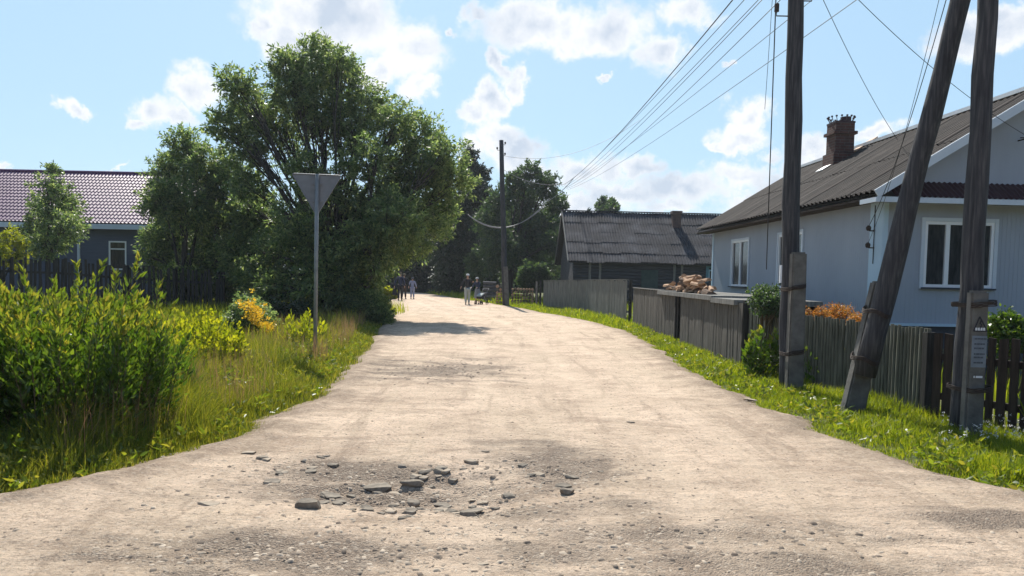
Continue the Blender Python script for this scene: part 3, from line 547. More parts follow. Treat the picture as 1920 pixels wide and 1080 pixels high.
tag(quads('roadside_weeds', V, Fq, LEAFTIP), 'low broad leaved weeds growing through the grass at the road edges', 'weeds', kind='stuff')
# white clover heads by the last pole
n = 90; ps = []
for _ in range(n):
    p = G(random.uniform(1760,1925), random.uniform(792,850)); cz = random.uniform(.1,.2)
    for _ in range(7): ps.append((p.x+random.gauss(0,.008), p.y+random.gauss(0,.008), cz+random.gauss(0,.006)))
ps = np.array(ps); V, Fq = leafquads(ps, rng.normal(size=ps.shape), .014, .012)
tag(quads('clover_flowers', V, Fq, FLOWW), 'scattered small white flowers in the grass at the foot of the last pole', 'flowers', kind='stuff')

# ---------------------------------------------------------------- stones and gravel
STONE = mat('grey_stone', [(.13,.11,.085),(.21,.175,.135),(.31,.265,.205)], 14, rough=.9, bump=.5, bscale=60, bdist=.004)
STONEP = mat('pale_stone', [(.28,.225,.165),(.40,.33,.25)], 14, rough=.9, bump=.5, bscale=60, bdist=.004)
def stone_mesh(w_, d_, h_, flat=.6, seed=0):
    bm = bmesh.new(); bmesh.ops.create_icosphere(bm, subdivisions=3, radius=1)
    rs = random.Random(seed)
    planes = [(Vector((rs.gauss(0,1), rs.gauss(0,1), rs.gauss(0,.5))).normalized(), rs.uniform(.48,.8)) for _ in range(11)]+[(Vector((rs.gauss(0,.15), rs.gauss(0,.15), 1)).normalized(), flat)]
    for v in bm.verts:
        for nn, k in planes:
            q = v.co.dot(nn)
            if q > k: v.co -= nn*(q-k)
        v.co += v.co.normalized()*.05*noise.noise(v.co*2.5+Vector((seed,0,0)))
        v.co = Vector((v.co.x*w_/2*1.2, v.co.y*d_/2*1.2, v.co.z*h_/2*1.35))
    return bm
ST = [(580,952,46,32,'dark square stone standing alone left in front of the pothole',0),
 (1064,918,30,20,'small dark block of stone at the right end of the broken patch',0),
 (712,899,58,20,'long flat stone, left one of the row on the far rim of the pothole',0),(770,899,46,20,'flat dark stone at the middle of the far rim of the pothole',0),
 (795,888,26,14,'small pale stone topping the right end of the far rim row',1),(808,899,24,12,'small grey stone at the right end of the far rim row',0),
 (738,906,30,12,'low pale stone just in front of the far rim row',1),(620,918,42,14,'tilted flat stone left of the pothole',0),
 (688,956,36,14,'left stone of the near rim row of the pothole',0),(735,955,28,13,'pale small stone second in the near rim row',1),(768,957,34,15,'rounded stone third in the near rim row',0),
 (878,954,46,20,'thick grey stone at the right end of the near rim row',0),(886,941,50,10,'flat slab lying behind the thick stone of the near rim',0),(830,928,38,9,'thin dark slab inside the pothole',0),(835,941,34,8,'pale flat chip in the pothole beside the thin slab',1),
 (392,951,40,9,'pale flat stone chip at the left of the wheel track',1),(468,854,34,9,'white crumpled flat stone near the left grass edge',1),(600,861,20,8,'small dark stone on the upper left rim of the broken patch',0),
 (1466,800,14,5,'tiny dark stone chip on the right half of the road',0),(1184,795,18,6,'small dark stone in the middle of the road',0),(1404,753,26,7,'white stone chip at the right grass edge',1),
 (909,851,18,5,'thin dark chip behind the pothole on the sandy track',0),(500,905,20,10,'small pale stone at the left of the gravel patch',1),(905,1065,26,8,'pale stone at the bottom edge of the photo',1)]
for i, (px, py, wp, hp, lab, pal) in enumerate(ST):
    q = G(px, py); k = q.y/F; wd_ = wp*k; ht = hp*k*(.8 if hp > 18 and wp < 50 else .55)
    bm = stone_mesh(wd_, wd_*random.uniform(.55,.9), ht, seed=i+1); me = bpy.data.meshes.new('stone'); bm.to_mesh(me); bm.free()
    me.materials.append(STONEP if pal else STONE)
    o = bpy.data.objects.new('stone', me); COL.objects.link(o); o.location = (q.x, q.y, road_z(q.x, q.y)-.014*max(0, rut(q.x, q.y))+ht*.18); o.rotation_euler = (random.uniform(-.12,.12), random.uniform(-.12,.12), random.uniform(-.5,.5))
    tag(o, lab, 'stone', 'loose stones on the dirt road')
random.seed(33)
for i in range(80):
    cx_, cy_, sx_, sy_ = random.choice(((760,895,60,10),(690,950,70,10),(800,950,60,10),(500,900,25,10),(650,925,50,12),(880,935,40,12),(1050,885,50,14),(830,885,30,8),(560,870,40,8)))
    q = G(cx_+random.gauss(0,1)*sx_, cy_+random.gauss(0,1)*sy_); wd_ = random.uniform(12,34)*q.y/F; ht = wd_*random.uniform(.18,.36)
    bm = stone_mesh(wd_, wd_*random.uniform(.5,.9), ht, seed=100+i); me = bpy.data.meshes.new('stone'); bm.to_mesh(me); bm.free(); me.materials.append(random.choice((STONEP, STONE, STONE)))
    o = bpy.data.objects.new('stone', me); COL.objects.link(o); o.location = (q.x, q.y, road_z(q.x, q.y)-.014*max(0, rut(q.x, q.y))+ht*.10); o.rotation_euler = (random.uniform(-.15,.15), random.uniform(-.15,.15), random.uniform(-1,1))
    tag(o, 'small flat stone fragment among the rubble of the foreground potholes', 'stone', 'small stone fragments in the pothole rubble')
# loose gravel
def gravel(n, sampler, smin, smax, name, label, m):
    V, Fq = [], []
    for i in range(n):
        q = sampler()
        if q is None: continue
        x, y = q; s = smin*(smax/smin)**(random.random()**2.2); z = road_z(x, y)-.014*max(0, rut(x, y))-.002
        a = random.uniform(0, math.pi); ca, sa = math.cos(a), math.sin(a); e = random.uniform(.5,.95); h = s*random.uniform(.10,.32)
        k = len(V); off = random.uniform(-.25,.25)
        for (u, v_, zz) in ((-.5,-.4,-.3),(.5,-.5,-.3),(.55,.4,-.3),(-.45,.5,-.3),(-.34,-.28,1),(.3,-.3,.8),(.36,.26,1),(-.28,.33,.85)):
            u = u*s*(1+random.uniform(-.25,.25)); v_ = v_*s*e*(1+random.uniform(-.25,.25))
            V.append((x+u*ca-v_*sa, y+u*sa+v_*ca, z+zz*h*.8*(1+random.uniform(-.3,.3))))
        for f in ((4,5,6,7),(0,1,5,4),(1,2,6,5),(2,3,7,6),(3,0,4,7)): Fq.append([k+j for j in f])
    return tag(quads(name, V, Fq, m), label, 'gravel', kind='stuff')
GRAV = leafmat('gravel', (.15,.12,.095), (.29,.235,.18), (.48,.40,.31), 0, (1,1,1), rough=.95, spec=.15)
def s_patch():
    c, rx, ry, _ = random.choices(PATCH[:2]+[PATCH[3], PATCH[4], PATCH[5], PATCH[6], (G(1300,1055),1.6,.35,0), (G(560,1055),1.3,.3,0), (G(900,1000),1.6,.35,0)], [10,5,2.5,2.5,3,3,4,4,3])[0]
    return c.x+random.gauss(0,.52)*rx, max(3.3, c.y+random.gauss(0,.52)*ry)
def s_patch2():
    c, rx, ry, _ = PATCH[2]; return c.x+random.gauss(0,.5)*rx, c.y+random.gauss(0,.5)*ry
def s_any():
    y = 3.4+random.random()**1.8*22; return random.uniform(float(lef(y))+.1, float(rif(y))-.1), y
gravel(8500, s_patch, .007, .050, 'gravel_patch', 'angular grey gravel around the potholes in the foreground', GRAV)
gravel(700, s_patch2, .02, .07, 'gravel_patch', 'thin gravel around the second pothole farther up the road', GRAV)
gravel(13000, s_any, .006, .030, 'loose_gravel', 'fine grit and pebbles scattered over the whole dirt road', GRAV)

# ---------------------------------------------------------------- corrugated roofs
def corrugated(name, x0, x1, eave, ridge, m, parent, pitch=.15, amp=.022, course=1.45, samp=6, axis='x', jitter=.0, lap=.014, sharp=False, edgelip=False):
    """sheets between line (eave y,z) and (ridge y,z); corrugation runs down the slope. axis 'x': ridge along x; 'y': ridge along y."""
    (ye, ze), (yr, zr) = eave, ridge; L_ = math.hypot(yr-ye, zr-ze); nc = max(1, round(L_/course)); n = int((x1-x0)/pitch*samp)+1
    xs = np.linspace(x0, x1, n); ny, nz = -(zr-ze)/L_, (yr-ye)/L_
    if nz < 0: ny, nz = -ny, -nz
    V = []; Fq = []
    for c in range(nc):
        t0 = max(0, c/nc-(.035 if c else 0)); t1 = (c+1)/nc; rowoff = {}
        for t, lift in ((t0, lap*1.6), (t1, 0)):
            for x in xs:
                sheet = int((x-x0)/1.05)
                jo = rowoff.setdefault(sheet, (random.uniform(-1,1)*jitter, random.uniform(0,1)*jitter*.35))
                tt = t+(jo[0] if (t == t0) else 0)/L_
                w_ = amp*math.cos(2*math.pi*x/pitch)*.5 if not sharp else amp*.5*max(-1, min(1, 2.2*math.cos(2*math.pi*x/pitch)))
                h = w_+lift+jo[1]+.03+(.016 if edgelip and ((x-x0)/1.05+.37*c) % 1 < .05 else 0)
                y_ = ye+(yr-ye)*tt+ny*h; z_ = ze+(zr-ze)*tt+nz*h
                V.append((x, y_, z_) if axis == 'x' else (y_, x, z_))
        k = c*2*n
        for i in range(n-1): Fq.append([k+i, k+i+1, k+n+i+1, k+n+i])
    # underside board so the roof is solid
    o = quads(name, V, Fq, m, parent)
    return o
def wallpanels(mb, u0, u1, z0, z1, openings, plane, axis, thick, rib=None, ribh=.004, ribw=.022, ribp=.085, out=-1):
    """wall in local coords. axis 'x': runs along x at y=plane; axis 'y': runs along y at x=plane. out: sign of outward normal."""
    us = sorted({u0, u1, *[a for o in openings for a in o[:2]]}); zs = sorted({z0, z1, *[a for o in openings for a in o[2:]]})
    def bx(a, b, c, d, p0, p1):
        p0, p1 = sorted((p0, p1))
        if axis == 'x': mb.box(a, b, p0, p1, c, d)
        else: mb.box(p0, p1, a, b, c, d)
    inside = lambda u, z: any(o[0] < u < o[1] and o[2] < z < o[3] for o in openings)
    for a, b in zip(us, us[1:]):
        for c, d in zip(zs, zs[1:]):
            if inside((a+b)/2, (c+d)/2): continue
            bx(a, b, c, d, plane, plane-out*thick)
    if rib:
        u = u0+ribp/2
        while u < u1-ribw:
            seg = [z0]+[v for o in openings if o[0]-ribw < u+ribw/2 < o[1]+ribw for v in o[2:]]+[z1]
            for a, b in zip(seg[::2], seg[1::2]): bx(u, u+ribw, a, b, plane+out*ribh, plane-out*.002)
            u += ribp
def window(parent, axis, plane, out, u0, u1, z0, z1, sashes=2, fw=.055, fm=None, label=None, transom=None, curtain=True, sill=True, trim=None):
    w_ = MB()
    def bx(m_, a, b, c, d, p0, p1):
        p0, p1 = sorted((plane+out*p0, plane+out*p1))
        if axis == 'x': m_.box(a, b, p0, p1, c, d)
        else: m_.box(p0, p1, a, b, c, d)
    p0, p1 = -.06, .012
    bx(w_, u0, u0+fw, z0, z1, p0, p1); bx(w_, u1-fw, u1, z0, z1, p0, p1); bx(w_, u0+fw, u1-fw, z0, z0+fw, p0, p1); bx(w_, u0+fw, u1-fw, z1-fw, z1, p0, p1)
    for k in range(1, sashes):
        u = u0+(u1-u0)*k/sashes; bx(w_, u-fw*.75, u+fw*.75, z0+fw, z1-fw, p0+.002, p1-.003)
    if transom: bx(w_, u0+fw, u1-fw, transom-fw*.4, transom+fw*.4, p0+.003, p1-.004)
    wn = w_.build('window', fm or PVC, parent)
    if label: wn['label'] = label
    g_ = MB(); bx(g_, u0+fw*.5, u1-fw*.5, z0+fw*.5, z1-fw*.5, -.03, -.034); g_.build('pane', GLASS, wn)
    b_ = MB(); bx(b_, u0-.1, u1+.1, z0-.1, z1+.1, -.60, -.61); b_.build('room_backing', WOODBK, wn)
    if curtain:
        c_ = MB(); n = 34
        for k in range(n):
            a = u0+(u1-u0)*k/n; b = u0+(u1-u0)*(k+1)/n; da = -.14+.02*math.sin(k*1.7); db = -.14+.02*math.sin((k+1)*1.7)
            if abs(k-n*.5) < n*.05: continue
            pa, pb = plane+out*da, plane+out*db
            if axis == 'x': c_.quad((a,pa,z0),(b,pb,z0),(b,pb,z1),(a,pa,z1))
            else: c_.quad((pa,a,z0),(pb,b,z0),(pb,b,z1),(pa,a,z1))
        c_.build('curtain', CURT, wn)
    if sill:
        s_ = MB(); bx(s_, u0-.04, u1+.04, z0-.035, z0-.004, -.01, .09); s_.build('sill', PLINTH, wn)
    if trim:
        t_ = MB(); q = trim
        bx(t_, u0-q, u0-.002, z0-.03, z1+q, 0, .028); bx(t_, u1+.002, u1+q, z0-.03, z1+q, 0, .028); bx(t_, u0, u1, z1+.002, z1+q, 0, .026)
        t_.build('trim', SIDEW, wn)
    return wn

# ---------------------------------------------------------------- right house
HX, HY, HRZ = 6.85, 13.9, math.atan2(.04, 1)
H = tag(empty('bungalow', (HX, HY, 0), HRZ), 'blue grey sided house with brown grey corrugated roof and brick chimney', 'house')
HW, HD, ZS, ZE = 5.7, 10.3, .90, 3.25; RX, RZ_ = HW/2, 5.30; OV = .42
slope = (RZ_-ZE)/(RX+OV)
wz = lambda x: ZE+(x+OV)*slope if x < RX else ZE+(HW+OV-x)*slope
w_ = MB()
fo = [(.78,2.10,1.58,2.80)]
lo = [(7.0,8.4,1.48,2.80),(3.5,4.9,1.48,2.80)]
wallpanels(w_, 0, HW, ZS, ZE+.1, fo, 0, 'x', .2, rib=True)
wallpanels(w_, .2, HD, ZS, ZE+.18, lo, 0, 'y', .2, rib=True)
w_.box(HW-.2, HW, .2, HD, ZS, ZE+.18); w_.box(.2, HW-.2, HD-.2, HD, ZS, ZE+.1)
w_.build('wall', SIDING, H)
g_ = MB()      # gable walls
gw = (2.62,3.2,3.9,4.6)
def gable(mb, y0, y1, hole=None):
    za = ZE+.1
    if not hole:
        p = [(.0, za), (HW, za), (HW, wz(HW)-.02), (RX, RZ_-.02), (0, wz(0)-.02)]
        mb.poly([(x, y0, z) for x, z in p]); mb.poly([(x, y1, z) for x, z in reversed(p)])
        for (xa, a), (xb, b) in zip(p, p[1:]+p[:1]): mb.quad((xa,y0,a),(xa,y1,a),(xb,y1,b),(xb,y0,b))
    else:
        a, b, c, d = hole
        for xs0, xs1, lo_, hi_ in ((0,a,None,None),(b,HW,None,None),(a,b,za,c),(a,b,d,None)):
            steps = np.linspace(xs0, xs1, 12)
            if xs0 < RX < xs1: steps = sorted(list(steps)+[RX])
            for s, e in zip(steps, steps[1:]):
                z0a = lo_ if lo_ is not None else (d if (xs0 == a and hi_ is None) else za)
                zt = (lambda q: hi_) if hi_ is not None else (lambda q: wz(q)-.02)
                mb.prism8([(s,y0,z0a),(e,y0,z0a),(e,y1,z0a),(s,y1,z0a),(s,y0,zt(s)),(e,y0,zt(e)),(e,y1,zt(e)),(s,y1,zt(s))])
gable(g_, HD-.2, HD); g_.build('gable_wall', SIDING, H); g_ = MB()
gable(g_, 0, .2, (gw[0], gw[1], gw[2], gw[3]))
g_.build('gable_wall', SIDING, H)
p_ = MB(); p_.box(.06, HW-.06, .06, HD-.06, -.1, ZS); p_.build('plinth', PLINTH, H)
d_ = MB(); d_.box(-.03, HW+.03, -.05, .02, ZS-.05, ZS); d_.box(-.05, .02, .02, HD, ZS-.05, ZS); d_.build('drip_board', SIDEV, H)
c_ = MB(); c_.box(-.018, .07, -.022, .0, ZS, ZE-.12); c_.box(-.022, -.0, -.0, .46, ZS, ZE-.02); c_.build('corner_board', SIDEV, H)
c_ = MB(); c_.box(-.022, 0, HD-.12, HD+.01, ZS, ZE); c_.build('corner_board', SIDEV, H)
window(H, 'x', 0, -1, *fo[0], sashes=3, trim=.07)
window(H, 'y', 0, -1, *lo[0], sashes=2, trim=.06); window(H, 'y', 0, -1, *lo[1], sashes=2, trim=.06)
window(H, 'x', 0, -1, *gw, sashes=1, fm=WOODBK, sill=False, curtain=False)
YF, YB = -.50, HD+.45
corrugated('roof', YF, YB, (-OV, ZE), (RX, RZ_), SLATE, H, axis='y', jitter=.02, course=1.6, amp=.05, pitch=.19, lap=.008, edgelip=True)
corrugated('roof', YF, YB, (HW+OV, ZE), (RX, RZ_), SLATE, H, axis='y', jitter=.02, course=1.6, amp=.05, pitch=.19, lap=.008, edgelip=True)
rb = MB()
for sgn, xe in ((1, -OV+.03), (-1, HW+OV-.03)):
    rb.prism8([(xe,YF+.03,ZE-.03),(RX,YF+.03,RZ_-.045),(RX,YB-.03,RZ_-.045),(xe,YB-.03,ZE-.03),(xe,YF+.03,ZE-.008),(RX,YF+.03,RZ_-.02),(RX,YB-.03,RZ_-.02),(xe,YB-.03,ZE-.008)])
rb.build('roof_boarding', WOODBK, H)
rc = MB(); rc.beam((RX, YF-.01, RZ_+.055), (RX, YB, RZ_+.055), .26, .08); rc.build('ridge_cap', FLASH, H)
ff = MB(); ff.box(-OV+.0, 0-.03, YF+.1, YB, ZE-.10, ZE-.06); ff.build('soffit', WOODD, H)
for xe, s in ((-OV-.02, 1), (HW+OV+.02, -1)):
    rk = MB(); a = Vector((xe, YF-.015, ZE-.03)); b = Vector((RX, YF-.015, RZ_-.01)); rk.beam(a, b, .03, .15, up=(0,0,1)); rk.build('bargeboard', SIDEW, H)
# skirt roof across the front
sk = MB(); n = int(HW/.10*6); xs = np.linspace(-.05, HW+.05, n)
for xa, xb in zip(xs, xs[1:]):
    ha = .012*math.cos(2*math.pi*xa/.10); hb = .012*math.cos(2*math.pi*xb/.10)
    sk.quad((xa, YF+.02, ZE-.06+ha), (xb, YF+.02, ZE-.06+hb), (xb, -.015, ZE+.27+hb), (xa, -.015, ZE+.27+ha))
sk.build('skirt_roof', BROWNM, H)
so = MB(); so.box(-.30, HW+.3, YF+.06, -.014, ZE-.13, ZE-.10); so.build('soffit', SIDING, H)
fa = MB(); fa.box(-OV, HW+OV, YF-.03, YF+.0, ZE-.17, ZE-.075); fa.box(-OV-.03, -OV, YF-.03, YF+.55, ZE-.17, ZE-.085); fa.build('fascia', SIDEW, H)
# chimney
def on_roof(px, py):            # local point on the left slope seen at a pixel
    mi = (Matrix.Translation((HX, HY, 0)) @ Matrix.Rotation(HRZ, 4, 'Z')).inverted()
    o_ = mi @ Vector((0, 0, EYE)); d = mi.to_3x3() @ ray(px, py)
    n_ = Vector((-slope, 0, 1)); p0 = Vector((-OV, 0, ZE)); t = (p0-o_).dot(n_)/d.dot(n_); return o_+d*t
cp = on_roof(1566, 312); cx0, cy0 = cp.x, cp.y; cw = .52
ch = MB(); zt = cp.z+1.18
ch.box(cx0-.06, cx0+cw+.06, cy0, cy0+cw+.12, cp.z-.3, cp.z+.38); ch.box(cx0, cx0+cw, cy0+.06, cy0+cw+.06, cp.z+.38, zt)
ch.box(cx0-.06, cx0+cw+.06, cy0, cy0+cw+.12, zt-.30, zt-.22)
chim = ch.build('chimney', BRICK, H)
k_ = MB(); A = (cx0+cw/2, cy0+cw/2+.06)
for i in range(16):
    a = 2*math.pi*i/16; x, y = A[0]+math.cos(a)*.26, A[1]+math.sin(a)*.26; x2, y2 = A[0]+math.cos(a)*.34, A[1]+math.sin(a)*.34
    k_.beam((x,y,zt), (x2,y2,zt+.17), .014, .014); k_.box(x2-.02, x2+.02, y2-.02, y2+.02, zt+.16, zt+.20)
k_.box(A[0]-.27, A[0]+.27, A[1]-.27, A[1]+.27, zt, zt+.05); k_.tube([(A[0]+.13,A[1],zt),(A[0]+.13,A[1],zt+.20)], .14, 12)
k_.build('crown', BROWNM, chim)
PLANKM = mat('fresh_plank', [(.42,.27,.17),(.52,.35,.23)], 4, rough=.7, bump=.2)
def rz(x): return ZE+(x+OV)*slope
f_ = MB(); xa, xb = cx0-.30, cx0-.03; f_.prism8([(xa,cy0+.1,rz(xa)+.10),(xb,cy0+.1,rz(xb)+.10),(xb,cy0+cw,rz(xb)+.10),(xa,cy0+cw,rz(xa)+.10),(xa,cy0+.1,rz(xa)+.115),(xb,cy0+.1,rz(xb)+.115),(xb,cy0+cw,rz(xb)+.115),(xa,cy0+cw,rz(xa)+.115)]); f_.build('flashing', FLASH, chim)
pa = on_roof(1597, 292); pb = on_roof(1638, 266)
f_ = MB(); f_.beam(Vector((pa.x,pa.y,rz(pa.x)+.09)), Vector((pb.x,pb.y,rz(pb.x)+.09)), .34, .03, up=(-slope,0,1)); f_.build('roof_plank', PLANKM, H)
# cable bracket with insulators near the corner
for zz in (2.62, 2.30):
    i_ = MB(); i_.tube([(-.02,.28,zz),(-.12,.28,zz),(-.14,.28,zz+.05)], .012, 6); i_.tube([(-.14,.28,zz),(-.14,.28,zz+.03),(-.14,.28,zz+.07),(-.14,.28,zz+.10)], [.03,.045,.045,.02], 10)
    i_.build('insulator', RUST, H)
i_ = MB(); i_.tube([(-.03,.28,3.1),(-.03,.28,2.0)], .008, 6); i_.build('cable_run', WIREM, H)
ant = MB(); q = (2.45, -.02, 4.32); ant.tube([(q[0],q[1],q[2]),(q[0],-.3,q[2])], .012, 6); ant.tube([(q[0]-.16,-.3,q[2]),(q[0]+.12,-.3,q[2])], .01, 6); ant.tube([(q[0]+.02,-.3,q[2]-.12),(q[0]+.02,-.3,q[2]+.12)], .014, 6)
ant.build('wire_bracket', RUST, H)

# ---------------------------------------------------------------- dark old house
D = tag(empty('log_house', (3.55, 44, 0), math.atan2(.03, 1)), 'dark old log house with patched grey corrugated roof behind the board fences', 'house')
DW, DD = 14.5, 8.0; DE, DR = 2.80, 5.85
m_ = MB(); dop = [(8.0,8.9,1.65,2.30)]
wallpanels(m_, 0, DW, 0, DE+.1, dop, 0, 'x', .2); m_.box(0, .2, .2, DD, 0, DE+.1); m_.box(DW-.2, DW, .2, DD, 0, DE+.1); m_.box(.2, DW-.2, DD-.2, DD, 0, DE+.1)
for k in range(14): m_.tube([(-.02,-.0,.12+k*.2),(DW,-.0,.12+k*.2)][:2], .075, 8) if k not in range(7, 12) else None
for k in range(7, 12): m_.tube([(-.02,0,.12+k*.2),(7.9,0,.12+k*.2)], .075, 8); m_.tube([(9.0,0,.12+k*.2),(DW,0,.12+k*.2)], .075, 8)
m_.build('wall', DARKLOG, D)
for x in (.0, DW-.2):
    m_ = MB(); m_.prism8([(x,0,DE+.1),(x+.2,0,DE+.1),(x+.2,DD,DE+.1),(x,DD,DE+.1),(x,DD/2-.01,DR-.05),(x+.2,DD/2-.01,DR-.05),(x+.2,DD/2+.01,DR-.05),(x,DD/2+.01,DR-.05)]); m_.build('gable_wall', DARKLOG, D)
o = corrugated('roof', -.35, DW+.35, (-.55, DE-.25), (DD/2, DR), SLATE2, D, jitter=.08, course=1.15, amp=.055, pitch=.17, lap=.016)
corrugated('roof', -.35, DW+.35, (DD+.55, DE-.25), (DD/2, DR), SLATE2, D, jitter=.05, course=1.15, amp=.06, pitch=.19)
m_ = MB(); m_.prism8([(-.3,-.5,DE-.27),(DW+.3,-.5,DE-.27),(DW+.3,DD/2,DR-.05),(-.3,DD/2,DR-.05),(-.3,-.5,DE-.23),(DW+.3,-.5,DE-.23),(DW+.3,DD/2,DR-.01),(-.3,DD/2,DR-.01)])
m_.prism8([(-.3,DD/2,DR-.05),(DW+.3,DD/2,DR-.05),(DW+.3,DD+.5,DE-.27),(-.3,DD+.5,DE-.27),(-.3,DD/2,DR-.01),(DW+.3,DD/2,DR-.01),(DW+.3,DD+.5,DE-.23),(-.3,DD+.5,DE-.23)]); m_.build('roof_boarding', WOODBK, D)
m_ = MB(); m_.beam((-.38,-.56,DE-.2), (-.38,DD/2,DR+.03), .04, .16); m_.beam((-.38,DD+.56,DE-.2), (-.38,DD/2,DR+.03), .04, .16); m_.build('bargeboard', WOODG2, D)
m_ = MB(); m_.beam((-.4,DD/2,DR+.09), (DW+.4,DD/2,DR+.09), .3, .05); m_.build('ridge_cap', SLATE2, D)
m_ = MB(); m_.box(6.45,6.95,2.6,3.1,3.8,5.95); m_.box(6.39,7.01,2.54,3.16,5.78,5.95); m_.build('chimney', mat('sooty_brick', [(.07,.045,.04),(.12,.075,.065)], 8), D)
window(D, 'x', 0, -1, *dop[0], sashes=1, fw=.09, fm=mat('blue_window_paint', [(.30,.48,.58),(.38,.55,.64)], 4), trim=.0, curtain=True, sill=False)
m_ = MB()
for x in (8.0-.16, 8.9+.0): m_.box(x, x+.16, -.11, -.08, 1.55, 2.4)
m_.box(7.84, 9.06, -.11, -.08, 2.4, 2.52); m_.build('window_casing', mat('blue_casing_paint', [(.10,.22,.28),(.14,.27,.33)], 4), D)
for x in (.9, 1.5, 5.9, 6.35):
    m_ = MB(); m_.box(x, x+.13, -.11, -.08, .5, DE-.12); m_.build('wall_post', WOODG2, D)
m_ = MB(); m_.box(4.0, 5.0, -.12, -.08, .2, 2.2)
for k in range(5): m_.box(4.02+k*.2, 4.18+k*.2, -.14, -.12, .2, 2.2)
m_.build('door', mat('green_door', [(.035,.06,.055),(.05,.08,.07)], 4), D)

# ---------------------------------------------------------------- left house
Lx0, Lx1 = -38, -16.5
Hl = tag(empty('village_house', (Lx0, 36, 0), 0), 'blue walled house with purple metal tile roof at the left edge', 'house')
LW = Lx1-Lx0; LE_, LR = 3.78, 6.65; LDp = 8
wx = P(204,470,36).x-Lx0; wx2 = P(237,470,36).x-Lx0
zt_, zb_ = P(220,452,36).z, P(220,506,36).z
m_ = MB(); wallpanels(m_, 0, LW, 0, LE_, [(wx, wx2, zb_, zt_)], 0, 'x', .2, rib=None); m_.box(0,.2,.2,LDp,0,LE_); m_.box(LW-.2,LW,.2,LDp,0,LE_); m_.box(.2,LW-.2,LDp-.2,LDp,0,LE_)
m_.build('wall', BLUEW, Hl)
window(Hl, 'x', 0, -1, wx, wx2, zb_, zt_, sashes=1, fw=.07, transom=zt_-.38, sill=True, trim=.0)
for x in (0, LW-.2):
    m_ = MB(); m_.prism8([(x,0,LE_),(x+.2,0,LE_),(x+.2,LDp,LE_),(x,LDp,LE_),(x,LDp/2-.01,LR-.05),(x+.2,LDp/2-.01,LR-.05),(x+.2,LDp/2+.01,LR-.05),(x,LDp/2+.01,LR-.05)]); m_.build('gable_wall', BLUEW, Hl)
corrugated('roof', -.4, LW+.4, (-.5, LE_-.05), (LDp/2, LR), TILEM, Hl, course=.33, amp=.045, pitch=.185, lap=.022, samp=8)
corrugated('roof', -.4, LW+.4, (LDp+.5, LE_-.05), (LDp/2, LR), TILEM, Hl, course=.37, amp=.05, pitch=.22, lap=.02)
m_ = MB(); m_.tube([(-.4,LDp/2,LR+.05),(LW+.4,LDp/2,LR+.05)], .09, 8); m_.build('ridge_cap', TILEM, Hl)
m_ = MB(); m_.box(-.4, LW+.4, -.56, -.52, LE_-.30, LE_-.06); m_.build('fascia', SIDEW, Hl)
m_ = MB(); m_.box(-.38, LW+.38, -.52, 0, LE_-.29, LE_-.25); m_.build('soffit', WOODD, Hl)
px_ = P(148,470,36).x-Lx0; m_ = MB(); m_.box(px_-.06, px_+.06, -.05, -.002, 0, LE_-.3); m_.build('downpipe', SIDEW, Hl)

# ---------------------------------------------------------------- fences
def fence(name, label, pts, m, bw, gap, th=.022, jit=.03, rails=(.25,.8), posts=(), postm=None, cap=None, tilt=.02, railm=None, behind=-1, category='fence', zlow=-.04, postw=.11, postx=.05, round_=False):
    """pts: list of (x, y, ztop)"""
    b0 = Vector(pts[0][:2]); root = tag(empty(name, (b0.x, b0.y, 0)), label, category)
    bp = MB(); rl = MB()
    for (xa, ya, za), (xb, yb, zb) in zip(pts, pts[1:]):
        a = Vector((xa-b0.x, ya-b0.y, 0)); b = Vector((xb-b0.x, yb-b0.y, 0)); Ls = (b-a).length; d = (b-a)/Ls; nn = Vector((d.y, -d.x, 0))*behind
        s = 0
        while s < Ls-bw*.5:
            w1 = bw*random.uniform(.85,1.1); z1 = za+(zb-za)*s/Ls+random.uniform(-jit, jit); tl = random.uniform(-tilt, tilt)
            o_ = nn*random.uniform(-.006,.006); p = a+d*s+o_; q = a+d*(s+w1)+o_; t = d*tl*z1
            nb = nn*th
            if round_:
                c = (p+q)/2; bp.tube([c+Vector((0,0,zlow)), c+t*.5+Vector((0,0,z1*.5)), c+t+Vector((0,0,z1))], [w1*.5, w1*.48, w1*.4], 7)
            else:
                dz = random.uniform(-.012,.012)
                bp.prism8([p+Vector((0,0,zlow)), q+Vector((0,0,zlow)), q+nb+Vector((0,0,zlow)), p+nb+Vector((0,0,zlow)), p+t+Vector((0,0,z1+dz)), q+t+Vector((0,0,z1-dz)), q+nb+t+Vector((0,0,z1-dz)), p+nb+t+Vector((0,0,z1+dz))])
            s += w1+gap*random.uniform(.6,1.5)
        for f in rails:
            off = nn*(th+.03); rl = MB(); rl.beam(a+off+Vector((0,0,za*f)), b+off+Vector((0,0,zb*f)), .05, .08); rl.build('rail', railm or m, root)
        if cap:
            off = nn*th*.5; c_ = MB(); c_.beam(a+off+Vector((0,0,za+.03)), b+off+Vector((0,0,zb+.03)), .09, .03); c_.build('cap_rail', cap, root)
    bp.build('boards', m, root)
    for (x, y, z) in posts:
        pm = MB(); h = postw/2; pm.box(x-b0.x-h, x-b0.x+h, y-b0.y-h, y-b0.y+h, -.1, z); pm.build('post', postm or WOODBK, root)
    return root
def fp(px, pyb, pyt):
    b = G(px, pyb); t = P(px, pyt, b.y); return (b.x, b.y, t.z)
f_far = [fp(1018,577,527), fp(1098,586,526), fp(1174,604,526)]
fence('board_fence', 'light grey tall board fence panel with pale top rail, farthest along the road', f_far, WOODG2, .11, .004, cap=WOODG2, posts=[(f_far[0][0]-.15, f_far[0][1]+.2, f_far[0][2]+.03), (f_far[-1][0]+.12, f_far[-1][1]-.1, f_far[-1][2]+.03)])
